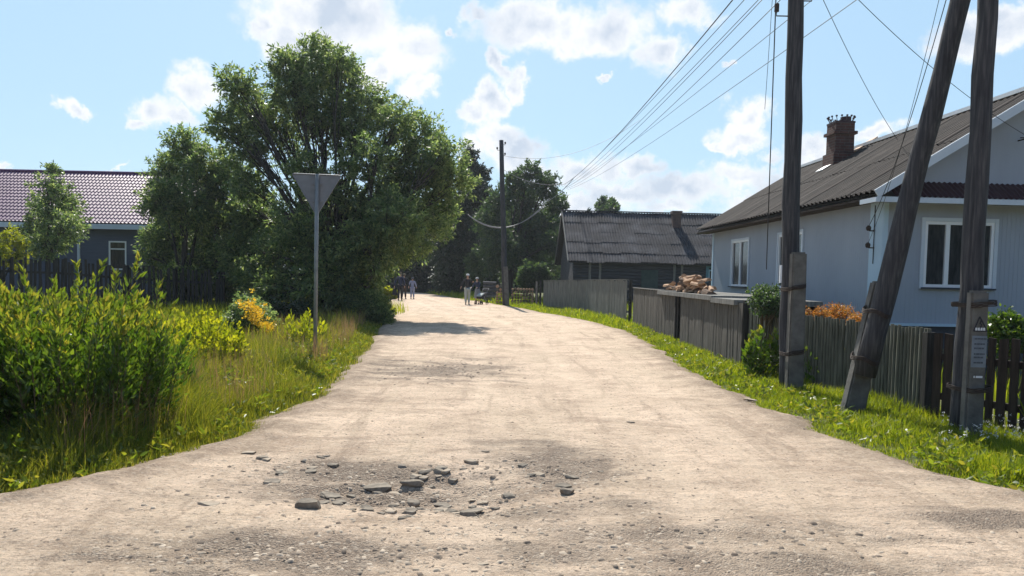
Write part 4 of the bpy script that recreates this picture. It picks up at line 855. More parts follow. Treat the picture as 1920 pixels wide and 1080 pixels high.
a = fp(1003,574,528); fence('board_fence', 'short dark fence end left of the light grey fence panel', [a, (f_far[0][0]-.3, f_far[0][1]+.4, a[2])], WOODBK, .12, .01)
f2 = [fp(1186,608,541), fp(1268,642,549)]
fence('board_fence', 'dark grey board fence panel right of the light grey panel', f2, WOODG, .11, .003, cap=WOODG2, posts=[(f2[-1][0], f2[-1][1]+.05, f2[-1][2]+.0)])
f3 = [fp(1274,645,553), fp(1386,690,568)]
fence('board_fence', 'dark grey board fence panel in front of the shed with the firewood', f3, WOODG, .10, .004, posts=[(f3[-1][0]+.08, f3[-1][1]-.05, f3[-1][2]+.05)], jit=.01)
f4 = [fp(1394,690,574), fp(1478,712,590)]
fence('stake_fence', 'short greenish stake fence left of the first concrete footed pole', f4, WOODGR, .055, .022, jit=.03, rails=(.3,.85))
f5 = [(fp(1500,716,590)), fp(1600,741,602), fp(1738,778,618)]
fence('stake_fence', 'grey fence of narrow upright stakes behind the leaning pole', f5, WOODGR, .056, .014, th=.03, jit=.02, rails=(.22,.88), tilt=.012, round_=True)
f6 = [fp(1744,780,624), fp(1960,822,640)]
p2 = f6[-1]; d6 = (Vector(f6[1][:2])-Vector(f6[0][:2])).normalized()
f6[1] = (f6[0][0]+d6.x*3.2, f6[0][1]+d6.y*3.2, p2[2])
fence('picket_fence', 'dark brown picket fence with wide gaps behind the pole with notices', f6, WOODD, .095, .038, th=.022, jit=.012, rails=(.25,.72), tilt=.01, posts=[(f6[0][0], f6[0][1]+.1, f6[0][2])])
# left dark fence
pl = []
for px, pb, pt in ((-160,596,478),(0,594,482),(110,590,487),(240,588,500),(330,588,507),(420,590,512)):
    p = P(px, pt, 25.5 + (px+160)*.0035); pl.append((p.x, p.y, p.z))
fence('picket_fence', 'dark uneven old picket fence in front of the blue house', pl, WOODBK, .085, .045, jit=.12, rails=(.25,.75), tilt=.05, posts=[(x, y-.1, z+.05) for x, y, z in pl[1:]])

# lean-to with firewood on its flat roof
s0 = Vector(f3[0][:2]); s1 = Vector(f3[1][:2]); sdv = (s1-s0).normalized(); nrm = Vector((-sdv.y, sdv.x)); nrm = nrm if nrm.x > 0 else -nrm
Sh = tag(empty('low_shed', (s0.x, s0.y, 0), math.atan2(sdv.y, sdv.x)), 'low flat roofed wooden shed close behind the fence, carrying firewood', 'shed')
sl = (s1-s0).length; sgn = 1 if (Vector((-sdv.y, sdv.x))-nrm).length < .1 else -1
def zc(px, py, t): q = s0+sdv*t; return P(px, py, q.y).z
def s_at(px):           # distance along fence for a pixel column
    best = min((abs(P(px, 550, (s0+sdv*t).y).x-(s0+sdv*t).x), t) for t in np.linspace(-4, sl+.5, 400)); return best[1]
slabs = []
for (xa, xb, py) in ((1237,1289,547),(1289,1341,552),(1339,1385,560)):
    ta, tb = s_at(xa), s_at(xb); z1 = zc((xa+xb)/2, py, (ta+tb)/2); slabs.append((ta, tb, z1))
for (ta, tb, z1) in slabs:
    q = MB(); y0, y1 = sorted((-.08*sgn, 1.6*sgn)); q.box(ta+.01, tb-.01, y0, y1, z1-.10, z1); q.build('roof_slab', WOODG2, Sh)
q = MB()
for (ta, tb, z1) in slabs:
    y0, y1 = sorted((.12*sgn, .16*sgn)); q.box(ta+.02, tb-.02, y0, y1, 0, z1-.11); y0, y1 = sorted((1.5*sgn, 1.54*sgn)); q.box(ta+.02, tb-.02, y0, y1, 0, z1-.11)
q.build('wall', WOODG, Sh)
LOGM = mat('split_log', [(.30,.17,.10),(.42,.26,.16),(.52,.37,.22)], 9, rough=.85, bump=.4, stretch=(1,6,6))
LOGB = mat('split_log_bark', [(.10,.07,.05),(.20,.13,.09)], 9, rough=.9, bump=.4)
def log_mesh():
    q = MB(); Lg_ = random.uniform(.34,.44); r = random.uniform(.06,.09); k = random.choice((3, 4, 5)); prof = []
    for i in range(k+3):
        a = math.pi*i/(k+2); prof.append((math.cos(a)*r*random.uniform(.9,1.1), math.sin(a)*r*random.uniform(.8,1.1)))
    n = len(prof); o_ = [random.uniform(-.01,.01) for _ in range(4)]
    for x, sc in ((-Lg_/2, 1), (0, 1.04), (Lg_/2, .97)):
        for (y_, z_) in prof: q.v.append((x+random.uniform(-.006,.006), y_*sc+o_[0]*(x > 0), z_*sc+o_[1]*(x > 0)))
    for c in range(2):
        for i in range(n): q.f.append((c*n+i, c*n+(i+1) % n, (c+1)*n+(i+1) % n, (c+1)*n+i))
    q.f.append(tuple(reversed(range(n)))); q.f.append(tuple(2*n+i for i in range(n)))
    return q
shw = lambda t, y_, z_: (Sh.location.x+sdv.x*t+nrm.x*y_, Sh.location.y+sdv.y*t+nrm.y*y_, z_)
ta, tb = slabs[0][0]+.05, slabs[1][0]+(slabs[1][1]-slabs[1][0])*.55; k = 0
zroof = lambda t: slabs[0][2] if t < slabs[0][1] else slabs[1][2]
for layer, (m0, m1, cnt) in enumerate(((0.0,1.0,17),(.08,.92,15),(.18,.84,13),(.3,.74,10),(.4,.64,5))):
    for i in range(cnt):
        t = ta+(tb-ta)*(m0+(m1-m0)*(i+.5*random.random())/cnt); q = log_mesh().build('split_log', random.choice((LOGM, LOGM, LOGB)))
        q.location = shw(t, random.uniform(.1,.5), zroof(t)+.012+layer*.085+random.uniform(0,.02)); q.rotation_euler = (random.uniform(-.5,.5), random.uniform(-.25,.25), random.uniform(-.7,.7)+math.atan2(sdv.y, sdv.x)); k += 1
        tag(q, 'split firewood log in the heap on the low shed roof', 'firewood', 'split logs heaped on the low shed')
# far log stacks
def stack(label, px0, px1, pyb, pyt, Y, m1, m2, rows=7, across=True):
    a = P(px0, pyb, Y); b = P(px1, pyb, Y); zt2 = P((px0+px1)/2, pyt, Y).z; root = tag(empty('firewood_stack', ((a.x+b.x)/2, Y, 0)), label, 'firewood stack')
    w2 = (b.x-a.x)/2; q = MB(); q2 = MB(); r = zt2/rows/2
    for j in range(rows):
        if across:
            x = -w2
            while x < w2-.4:
                l_ = random.uniform(.8,1.6); e = min(x+l_, w2); (q if random.random() < .6 else q2).tube([(x, random.uniform(-.08,.08), r+j*2*r), (e, random.uniform(-.08,.08), r+j*2*r+random.uniform(-.03,.03))], r*random.uniform(.8,1.05), 7); x = e+.03
        else:
            x = -w2+r
            while x < w2:
                (q if random.random() < .6 else q2).tube([(x, -.25+random.uniform(-.05,.05), r+j*2*r), (x, .3, r+j*2*r)], r*random.uniform(.75,1.05), 7); x += 2*r
    q.build('logs', m1, root); q2.build('pale_logs', m2, root)
LOGG = mat('grey_log', [(.06,.06,.065),(.14,.14,.145)], 5)
stack('grey stack of long logs right behind the person with the pushchair', 905, 930, 571, 527, 48, LOGG, WOODG2, 6)
stack('short stack of cut logs with pale yellow ends left of the bare pole', 929, 945, 570, 534, 45, LOGM, WOODGR, 6, False)
stack('reddish log stack right of the bare pole', 958, 998, 570, 540, 43.5, LOGB, LOGM, 6, False)

# ---------------------------------------------------------------- poles
def pole_pts(a, b, n=9, wobble=.02):
    a = Vector(a); b = Vector(b); return [a.lerp(b, i/(n-1))+Vector((random.uniform(-1,1), random.uniform(-1,1), 0))*wobble*(0 < i < n-1) for i in range(n)]
def binding(pts_c, half, z, root, tilt=0.03, r=.0065, rad=(.24,.18), turns=4):
    q = MB()
    for k in range(turns):
        pts = []
        for i in range(25):
            a = 2*math.pi*i/24; ca_, sa_ = math.cos(a), math.sin(a); pts.append((pts_c[0]+math.copysign(abs(ca_)**.6, ca_)*rad[0], pts_c[1]+math.copysign(abs(sa_)**.6, sa_)*rad[1]*1.08, z+k*.012+tilt*math.cos(a+k*.12)+random.uniform(-.004,.004)))
        q.tube(pts, r, 5, cap=False)
    return q.build('wire_binding', RUST, root, smooth=True)
def stub(root, a, b, w0=.24, d0=.20, w1=.20, d1=.18, dirx=Vector((1,0,0))):
    q = bmesh.new(); vs = []
    a = Vector(a); b = Vector(b); dirx = Vector(dirx); ax = (b-a).normalized(); dy = ax.cross(dirx).normalized()
    for c, w_, d_ in ((a, w0, d0), (b, w1, d1)):
        for sx, sy in ((-1,-1),(1,-1),(1,1),(-1,1)): vs.append(q.verts.new(c+dirx*sx*w_/2+dy*sy*d_/2))
    for f in ((3,2,1,0),(4,5,6,7),(0,1,5,4),(1,2,6,5),(2,3,7,6),(3,0,4,7)): q.faces.new([vs[i] for i in f])
    bmesh.ops.bevel(q, geom=q.edges[:], offset=.022, segments=2, affect='EDGES'); bmesh.ops.recalc_face_normals(q, faces=q.faces)
    me = bpy.data.meshes.new('concrete_stub'); q.to_mesh(me); q.free(); me.materials.append(CONC)
    o = bpy.data.objects.new('concrete_stub', me); COL.objects.link(o); o.parent = root; return o
random.seed(21)
# pole one
b1 = G(1480, 733); Y1 = b1.y
r1 = tag(empty('utility_pole', (b1.x-.06, b1.y, 0)), 'leftmost near wooden pole, upright, strapped to a plain concrete footing', 'utility pole')
bt = P(1493, -90, Y1)-r1.location; q = MB(); pb_ = P(1478, 720, Y1+.05)-r1.location; pb_.z = -.2
pts = pole_pts(pb_, bt, 12, .012); q.tube(pts, [.136-.0025*i+random.uniform(-.006,.006) for i in range(12)], 18); q.build('pole', POLEW, r1, smooth=True)
sa = P(1488, 738, Y1-.19)-r1.location; sb = P(1497, 473, Y1-.19)-r1.location; sa.z = -.2
stub(r1, sa, sb, .24, .16, .205, .15)
for py in (541, 662):
    z = P(1485, py, Y1-.1).z; f = (z+.2)/(sb.z+.2); f2 = (z+.2)/(bt.z+.2); binding(((sa.x+(sb.x-sa.x)*f+pb_.x+(bt.x-pb_.x)*f2)/2, -.07), 0, z, r1, rad=(.138,.21), tilt=.035)
wc = P(1463, 515, Y1-.14)-r1.location; q = MB(); q.box(wc.x-.012, wc.x+.012, wc.y-.03, wc.y+.01, wc.z-.12, wc.z+.14); q.build('cable_clamp', PVC, r1)
top1 = r1.location+bt
# pole three
b3 = G(1812, 816); Y3 = b3.y
r3 = tag(empty('utility_pole', (b3.x, b3.y, 0)), 'right near wooden pole strapped to a concrete footing with notices and a painted triangle', 'utility pole')
pb_ = P(1803, 790, Y3+.1)-r3.location; pb_.z = -.2; bt = P(1870, -280, Y3+.1)-r3.location
pts = pole_pts(pb_, bt, 12, .012); q = MB(); q.tube(pts, [.120-.0026*i+random.uniform(-.005,.005) for i in range(12)], 18); q.build('pole', POLEW, r3, smooth=True)
top3 = r3.location+bt
sa = P(1820, 812, Y3-.17)-r3.location; sb = P(1834, 545, Y3-.17)-r3.location; sa.z = -.2
st3 = stub(r3, sa, sb, .205, .12, .185, .11)
for py in (572, 728):
    z = P(1825, py, Y3).z; f = (z+.2)/(sb.z+.2); f2 = (z+.2)/(bt.z+.2); cx_ = (sa.x+(sb.x-sa.x)*f+pb_.x+(bt.x-pb_.x)*f2)/2; binding((cx_, -.04), 0, z, r3, rad=(.128,.255), tilt=.02)
INK = mat('black_paint', [(.025,.025,.03),(.05,.05,.055)], 20, rough=.8, bump=0)
INKF = mat('faded_ink', [(.06,.07,.085),(.11,.12,.14)], 20, rough=.8, bump=0)
PAPER = mat('faded_blue_paper', [(.15,.175,.20),(.23,.26,.29)], 8, rough=.8, bump=.1)
WHITEP = mat('white_paint', [(.62,.64,.66),(.75,.76,.78)], 15, rough=.8, bump=0)
ax3 = (sb-sa).normalized()
def onstub(u, v):    # u right, v up from the stub top, on its camera side
    return sb-ax3*v+Vector((u*.9+.002, -.060-(v*.006), 0))
def strip(mb, a, b, wd_):
    mb.beam(onstub(*a), onstub(*b), .004, wd_, up=(0,-1,0)) if False else None
    p = onstub(*a); q_ = onstub(*b); d = (q_-p).normalized(); s_ = d.cross(Vector((0,-1,0))).normalized()*wd_/2; o_ = Vector((0,-.003,0))
    mb.prism8([p-s_, q_-s_, q_+s_, p+s_, p-s_+o_, q_-s_+o_, q_+s_+o_, p+s_+o_])
q = MB(); T = ((-.01,.27),(-.075,.42),(.085,.42))
for i in range(3): strip(q, T[i], T[(i+1) % 3], .012)
strip(q, (.012,.305), (-.005,.345), .010); strip(q, (-.007,.343), (.018,.350), .008); strip(q, (.016,.35), (-.002,.40), .010)
q.build('hazard_triangle', INK, r3)
q = MB()
for k, u0 in enumerate((-.045,-.015,.015,.045)): strip(q, (u0,.385), (u0+.002,.415), .020)
q.build('painted_mark', WHITEP, r3)
q = MB(); strip(q, (-.0,.47), (-.002,.80), .155); pp_ = q.build('notice', PAPER, r3)
for k, v in enumerate((.50,.555,.60,.66,.695,.75)):
    q = MB(); u = -.06
    while u < .05: l_ = random.uniform(.012,.04); p = onstub(u, v); q.box(p.x, p.x+l_, p.y-.006, p.y-.0035, p.z-.008, p.z+.008); u += l_+.009
    q.build('notice_text', INKF, pp_)
q = MB()
for u0, l_ in ((-.05,.012),(-.025,.05),(.03,.02)): p = onstub(u0, .90); q.box(p.x, p.x+l_, p.y-.004, p.y-.001, p.z-.011, p.z+.011)
q.build('painted_mark', WHITEP, r3)
# leaning brace
b2 = G(1603, 778); r2 = tag(empty('brace_pole', (b2.x, b2.y, 0)), 'leaning wooden pole tied to a slanted concrete footing, between the two upright poles', 'utility pole')
bt = P(1863, -235, Y3+.38)-r2.location; lo_ = P(1621, 703, b2.y-.05)-r2.location
q = MB(); pts = pole_pts(lo_, bt, 12, .012); q.tube(pts, [.132-.0034*i+random.uniform(-.005,.005) for i in range(12)], 18); q.build('pole', POLEW, r2, smooth=True)
dl = (bt-lo_).normalized(); sx = Vector((1,0,0)); sx = (sx-dl*sx.dot(dl)).normalized()
sa = P(1597, 775, b2.y+.08)-r2.location; sb = P(1651, 529, b2.y+.10)-r2.location
stub(r2, sa-(sb-sa)*.12, sb, .27, .16, .20, .14, dirx=sx)
for f in (.10, .55):
    c = lo_+dl*(f*1.3+.05); q = MB(); yy = dl.cross(sx)
    for k in range(3):
        q.tube([c+dl*k*.018-sx*.02+Vector((0,.05,0))+sx*math.cos(2*math.pi*i/20)*.15+yy*math.sin(2*math.pi*i/20)*.20+dl*.02*math.cos(i) for i in range(21)], .007, 5, cap=False)
    q.build('wire_binding', RUST, r2, smooth=True)
# far pole
bf = G(948, 573); rf = tag(empty('utility_pole', (bf.x, bf.y, 0)), 'tall bare wooden pole far off beside the log stacks', 'utility pole')
bt = P(940, 263, bf.y)-rf.location; q = MB(); q.tube(pole_pts((0,0,-.2), bt, 8, .02), [.17-.007*i for i in range(8)], 10); q.build('pole', POLEW, rf, smooth=True)
q = MB(); a = P(951,572,bf.y-.25)-rf.location; a.z = -.1; b = P(948,500,bf.y-.25)-rf.location; q.beam(a, b, .25, .2, up=(0,1,0)); q.build('concrete_stub', CONC, rf)
for k, zz in enumerate((.25,.55,.85)):
    q = MB(); s = (-1)**k; q.tube([(bt.x,bt.y,bt.z-zz),(bt.x+s*.22,bt.y,bt.z-zz),(bt.x+s*.22,bt.y,bt.z-zz+.12)], .015, 5); q.tube([(bt.x+s*.22,bt.y,bt.z-zz+.05),(bt.x+s*.22,bt.y,bt.z-zz+.16)], .045, 8); q.build('insulator', RUST, rf)
for k in range(4):       # insulators at the tops of the near poles
    for rr, tt in ((r1, top1), (r3, top3)):
        l = tt-rr.location; s = (-1)**k; zz = .25+.22*k
        q = MB(); q.tube([(l.x,l.y,l.z-zz),(l.x+s*.25,l.y,l.z-zz),(l.x+s*.25,l.y,l.z-zz+.1)], .010, 5); q.tube([(l.x+s*.25,l.y,l.z-zz+.06),(l.x+s*.25,l.y,l.z-zz+.17)], .035, 8); q.build('insulator', RUST, rr)

# ---------------------------------------------------------------- wires
def wire(label, a, b, sag, m=WIREM, r=.006, group=None, n=26, name='overhead_wire'):
    a = Vector(a); b = Vector(b); q = MB(); L_ = (b-a).length
    pts = [a.lerp(b, i/n)-Vector((0,0,sag*4*(i/n)*(1-i/n)))-a for i in range(n+1)]
    q.tube(pts, r, 5); o = q.build(name, m, smooth=True); o.location = a
    return tag(o, label, 'wire', group)
ft = rf.location+(P(940,263,bf.y)-rf.location)
g = 'wires running from the near poles to the far pole'
fx = lambda px, py: P(px, py, 43.5)
for k, (dx, dz, fpx) in enumerate(((-.12,-.20,(946,300)),(-.02,-.34,(945,304)),(-.10,-.48,(946,309)),(.05,-.62,(945,315)))):
    wire(('highest','second highest','third highest','lowest')[k]+' of four thin wires fanning out towards the leftmost near pole', top1+Vector((dx,0,dz+.2)), P(1058+k,348+k*2,57), .25+.08*k, group=g, r=.0065)
wire('thicker dark twisted cable leading the wire bundle from the far pole', top1+Vector((-.15,0,.25)), P(1057,346,57), .45, r=.012)
wire('upper of the two long wires passing left of the first pole towards the notice pole', top3+Vector((-.25,0,-.2)), P(1062,352,57), .25, r=.006)
wire('lower of the two long wires passing behind the first pole', top3+Vector((-.25,0,-.7)), P(1064,356,57), .35, r=.006)
wire('thick cable hanging almost straight down left of the first pole', P(1457,-60,12), P(1437,505,14.5), .0, r=.010)
wire('thin faint wire hanging left of the thick hanging cable', P(1452,-60,14), P(1434,205,15), .06, r=.005)
hl = Matrix.Translation((HX, HY, 0)) @ Matrix.Rotation(HRZ, 4, 'Z')
wire('service wire sloping down from top right of the first pole to the house roof', P(1530,-30,11), P(1683,262,16.5), .12, r=.005)
wire('service wire sloping down behind the right poles to the gable bracket', P(1590,-20,11), hl @ Vector((2.47,-.3,4.32)), .15, r=.005)
wire('wire falling steeply along the leaning pole to the grey house corner', P(1785,-40,9.5), hl @ Vector((-.14,.28,2.70)), .30, r=.006)
wire('fainter wire falling beside the leaning pole to the house corner', P(1770,-40,10), hl @ Vector((-.14,.28,2.38)), .35, r=.004)
for k, (a, b, s) in enumerate(((fx(1030,372), fx(880,405), 1.15), (fx(1022,385), fx(877,402), 1.0))):
    wire(('upper','lower')[k]+' pale cable of the two sagging in front of the trees by the far pole', a, b, s, m=WIREL, r=.022)
wire('pale slack wire joining the wire bundle to the far pole', fx(1060,345), fx(944,318), .35, m=WIREL, r=.012)
wire('pale faint wire above the sagging cables near the far pole', fx(1200,225), fx(944,292), .9, r=.010, m=WIREL)
wire('pale cable linking the sagging loop up to the wire bundle', fx(1075,335), fx(1026,378), .12, m=WIREL, r=.02)

# ---------------------------------------------------------------- road sign
sp = P(592, 640, 14.0); rs_ = tag(empty('road_sign', (sp.x, sp.y, 0)), 'triangular road sign seen from its grey back on a thin post', 'road sign')
A = P(547,325,14.0)-rs_.location; B = P(641,329,14.0)-rs_.location; C = P(594,405,14.0)-rs_.location
q = bmesh.new(); off = Vector((0,.012,0)); cen = (A+B+C)/3
def rounded(scl):
    T3 = [cen+(p-cen)*scl for p in (A, B, C)]; out = []
    for i in range(3):
        p, a_, b_ = T3[i], T3[i-1], T3[(i+1) % 3]; da = (a_-p).normalized(); db = (b_-p).normalized()
        for k in range(5): t = k/4; pa_ = p+da*.045; pb2 = p+db*.045; out.append(pa_*(1-t)**2+p*2*t*(1-t)+pb2*t*t)
    return out
o1 = rounded(1.0); q.faces.new([q.verts.new(p) for p in o1]); 
r_ = bmesh.ops.extrude_face_region(q, geom=q.faces[:]); bmesh.ops.translate(q, verts=[v for v in r_['geom'] if isinstance(v, bmesh.types.BMVert)], vec=off); bmesh.ops.recalc_face_normals(q, faces=q.faces)
me = bpy.data.meshes.new('plate'); q.to_mesh(me); q.free(); me.materials.append(SIGNM); plt = bpy.data.objects.new('plate', me); COL.objects.link(plt); plt.parent = rs_
q = MB(); ring = rounded(.985); q.tube([p+Vector((0,-.008,0)) for p in ring+[ring[0]]], .012, 6, cap=False); q.build('rim', SIGNM, plt, smooth=True)
q = MB(); tpz = (P(596,327,14.0)-rs_.location); q.tube([(0,-.045,-.3),(tpz.x*.5,-.045,tpz.z*.5),(tpz.x,-.045,tpz.z)], .036, 12); q.build('post', POSTM, rs_, smooth=True)
for py in (345, 378):
    c = P(595,py,14)-rs_.location; q = MB(); q.box(c.x-.10, c.x+.10, -.022, -.002, c.z-.018, c.z+.018); q.tube([(c.x-.07,-.02,c.z),(c.x-.07,-.035,c.z)], .012, 6); q.tube([(c.x+.07,-.02,c.z),(c.x+.07,-.035,c.z)], .012, 6); q.build('bracket', SIGNM, rs_)

# ---------------------------------------------------------------- people
SKIN = mat('skin', [(.42,.27,.20),(.48,.31,.23)], 6, rough=.6, bump=0)
def cloth(name, c): return mat(name, [tuple(v*.8 for v in c), c], 9, rough=.9, bump=.3, bdist=.006)
def skinned(name, nodes, edges, m, parent, sub=1):
    me = bpy.data.meshes.new(name); me.from_pydata([nodes[k][0] for k in nodes], [(list(nodes).index(a), list(nodes).index(b)) for a, b in edges], [])
    o = bpy.data.objects.new(name, me); COL.objects.link(o); sm = o.modifiers.new('skin', 'SKIN'); 
    if not me.skin_vertices: me.attributes.new  # layer is made by the modifier
    sm.use_smooth_shade = True
    bpy.context.view_layer.update()
    if not me.skin_vertices:
        bm = bmesh.new(); bm.from_mesh(me); bm.verts.layers.skin.verify(); bm.to_mesh(me); bm.free()
    for i, k in enumerate(nodes):
        v = me.skin_vertices[0].data[i]; rr = nodes[k][1]; v.radius = (rr, rr) if not hasattr(rr, '__len__') else rr; v.use_root = (i == 0)
    ss = o.modifiers.new('sub', 'SUBSURF'); ss.levels = sub; ss.render_levels = sub
    bpy.context.view_layer.update(); dg = bpy.context.evaluated_depsgraph_get(); me2 = bpy.data.meshes.new_from_object(o.evaluated_get(dg)); me2.name = name
    bpy.data.objects.remove(o); me2.materials.clear(); me2.materials.append(m); me2.shade_smooth()
    o2 = bpy.data.objects.new(name, me2); COL.objects.link(o2); o2.parent = parent; return o2
def person(label, x, y, rz_, h, top, bottom, hat=None, hair=(.05,.04,.03), armL=(.25,-.05,.0), armR=(.25,-.05,.0), stride=.12, skirt=False, bag=None, coat=False, slouch=0.0, group=None):
    """faces local -y. arms: hand offset (out, forward, up) from the hanging position"""
    root = tag(empty('person', (x, y, .01), rz_), label, 'person', group); s = h/1.72
    def v(a, b, c): return (a*s, b*s, c*s)
    nd = {'pel': (v(0,0,.95), (.13*s,.095*s)), 'wst': (v(0,0,1.08), (.115*s,.085*s)), 'chs': (v(0,-slouch*.5,1.28), (.145*s,.10*s)), 'shd': (v(0,-slouch,1.42), (.10*s,.075*s)), 'nck': (v(0,-slouch-.01,1.50), .05*s), 'hd1': (v(0,-slouch-.02,1.57), (.068*s,.078*s)), 'hd2': (v(0,-slouch-.025,1.64), (.072*s,.085*s)), 'hd3': (v(0,-slouch-.02,1.70), (.045*s,.05*s))}
    ed = [('pel','wst'),('wst','chs'),('chs','shd'),('shd','nck'),('nck','hd1'),('hd1','hd2'),('hd2','hd3')]
    for sg, nm, arm, fw in ((-1,'l',armL,stride),(1,'r',armR,-stride)):
        nd['hip'+nm] = (v(sg*.09,0,.90), .088*s); nd['kne'+nm] = (v(sg*.095,-fw*.6,.50), .055*s); nd['cal'+nm] = (v(sg*.095,-fw*.5,.36), .053*s); nd['ank'+nm] = (v(sg*.095,-fw*.75,.09), .036*s); nd['toe'+nm] = (v(sg*.11,-fw*.75-.15,.035), .032*s)
        nd['sho'+nm] = (v(sg*.18,-slouch,1.40), .055*s)
        hx, hf, hz = arm; elb = v(sg*(.22+hx*.35), -slouch-hf*.35+.03, 1.13+hz*.25); wr = v(sg*(.20+hx*.6), -slouch-hf, .88+hz); nd['elb'+nm] = (elb, .040*s); nd['wri'+nm] = (wr, .028*s)
        d = (Vector(wr)-Vector(elb)).normalized(); pm = Vector(wr)+d*.06*s; nd['plm'+nm] = (tuple(pm), (.036*s,.018*s)); sd2 = Vector((0,1,0)) if abs(d.y) < .7 else Vector((1,0,0))
        ed += [('pel','hip'+nm),('hip'+nm,'kne'+nm),('kne'+nm,'cal'+nm),('cal'+nm,'ank'+nm),('ank'+nm,'toe'+nm),('shd','sho'+nm),('sho'+nm,'elb'+nm),('elb'+nm,'wri'+nm),('wri'+nm,'plm'+nm)]
        for f, (o_, l_) in enumerate(((-.028,.07),(-.009,.082),(.010,.077),(.028,.06))):
            k1 = pm+sd2*o_*s+d*.035*s; k2 = k1+d*l_*.7*s+Vector((-sg*.018*s,0,0)); nd['f%d%s' % (f, nm)] = (tuple(k1), .009*s); nd['g%d%s' % (f, nm)] = (tuple(k2), .0075*s); ed += [('plm'+nm,'f%d%s' % (f, nm)),('f%d%s' % (f, nm),'g%d%s' % (f, nm))]
        k1 = Vector(wr)+d*.03*s-sd2*.045*s; nd['th'+nm] = (tuple(k1), .010*s); nd['tk'+nm] = (tuple(k1+d*.04*s-sd2*.008*s), .009*s); ed += [('wri'+nm,'th'+nm),('th'+nm,'tk'+nm)]
    body = skinned('body', nd, ed, SKIN, root)
    bm = bmesh.new(); bm.from_mesh(body.data)
    hc = Vector(nd['hd2'][0])
    for p, r in (((0,-.105,-.015),.016),((-.078,.0,-.01),.018),((.078,.0,-.01),.018)):
        bmesh.ops.create_uvsphere(bm, u_segments=8, v_segments=6, radius=r*s, matrix=Matrix.Translation(hc+Vector(p)*s))
    bm.to_mesh(body.data); bm.free(); body.data.shade_smooth()
    for sx_ in (-1, 1):
        e = MB(); c = hc+Vector((sx_*.03,-.086,.01))*s; e.tube([c+Vector((0,.006,0)), c-Vector((0,.004,0))], .009*s, 8); e.build('eye', INK, root)
    e = MB(); c = hc+Vector((0,-.084,-.055))*s; e.box(c.x-.022*s, c.x+.022*s, c.y-.004, c.y+.006, c.z-.004*s, c.z+.004*s); e.build('mouth', mat('lips', [(.3,.12,.1),(.35,.14,.12)], 3), root)
    g_ = 1.14
    def sc(k, f=g_, add=.008):
        p, r = nd[k]; return (p, tuple(q*f+add*s for q in r) if hasattr(r, '__len__') else r*f+add*s)
    tn = {k: sc(k) for k in ('wst','pel','chs','shd','shol','shor','elbl','elbr','wril','wrir')}
    if coat: tn['pel'] = (nd['pel'][0], (.17*s,.13*s)); tn['hem'] = (v(0,0,.74), (.185*s,.15*s))
    te = [('wst','pel'),('wst','chs'),('chs','shd'),('shd','shol'),('shd','shor'),('shol','elbl'),('shor','elbr'),('elbl','wril'),('elbr','wrir')]+([('pel','hem')] if coat else [])
    skinned('coat' if coat else 'jacket', tn, te, top, root)
    if skirt:
        q = MB(); rings = ((1.02,.135,.11),(.85,.19,.16),(.62,.22,.19),(.42,.24,.21))
        for z, rx, ry in rings:
            for i in range(20): a = 2*math.pi*i/20; wv = 1+.05*math.sin(a*5); q.v.append((math.cos(a)*rx*s*wv, math.sin(a)*ry*s*wv, z*s))
        for j in range(3):
            for i in range(20): q.f.append((j*20+i, j*20+(i+1) % 20, (j+1)*20+(i+1) % 20, (j+1)*20+i))
        q.build('skirt', bottom, root, smooth=True)
    else:
        bn = {'pel': (nd['pel'][0], (.145*s,.11*s))}
        for nm in 'lr':
            for k in ('hip','kne','cal'): bn[k+nm] = sc(k+nm, 1.22, .012)
            bn['ank'+nm] = sc('ank'+nm, 1.4, .012)
        skinned('trousers', bn, [('pel','hipl'),('pel','hipr')]+[(a+nm, b+nm) for nm in 'lr' for a, b in (('hip','kne'),('kne','cal'),('cal','ank'))], bottom, root)
    shoe = cloth('shoe_leather', (.03,.028,.03))
    for nm in 'lr':
        skinned('shoe', {'a': (nd['ank'+nm][0], .05*s), 'b': (tuple(Vector(nd['ank'+nm][0])+Vector((0,.02,-.05))*s), .045*s), 'c': (nd['toe'+nm][0], .042*s)}, [('a','b'),('b','c')], shoe, root)
    hm = cloth('hair', hair); skinned('hair', {'a': (tuple(hc+Vector((0,.02,.02))*s), (.078*s,.088*s)), 'b': (tuple(hc+Vector((0,.015,.07))*s), (.055*s,.065*s)), 'c': (tuple(hc+Vector((0,.045,-.05))*s), (.06*s,.05*s))}, [('a','b'),('a','c')], hm, root)
    if hat is not None:
        ht_ = cloth('hat_cloth', hat); q = MB()
        for z, r in ((.035,.098),(.05,.102),(.085,.095),(.115,.065),(.125,.01)):
            for i in range(16): a = 2*math.pi*i/16; q.v.append((hc.x+math.cos(a)*r*s, hc.y+.0+math.sin(a)*r*1.1*s, hc.z+z*s))
        for j in range(4):
            for i in range(16): q.f.append((j*16+i, j*16+(i+1) % 16, (j+1)*16+(i+1) % 16, (j+1)*16+i))
        k = len(q.v)
        for i in range(9): a = math.pi+math.pi*i/8; q.v.append((hc.x+math.cos(a)*.09*s, hc.y+math.sin(a)*.10*s, hc.z+.035*s)); q.v.append((hc.x+math.cos(a)*.10*s, hc.y+math.sin(a)*.18*s, hc.z+.025*s))
        for i in range(8): q.f.append((k+2*i, k+2*i+1, k+2*i+3, k+2*i+2))
        q.build('cap', ht_, root, smooth=True)
    return root, nd
NAVY = cloth('navy_cloth', (.035,.045,.085)); BLK = cloth('black_cloth', (.03,.03,.035)); LGREY = cloth('pale_grey_cloth', (.42,.46,.44)); PALEB = cloth('pale_blue_cloth', (.30,.34,.48)); GREYS = cloth('grey_skirt_cloth', (.24,.26,.29)); BROWNC = cloth('brown_cloth', (.07,.05,.045))
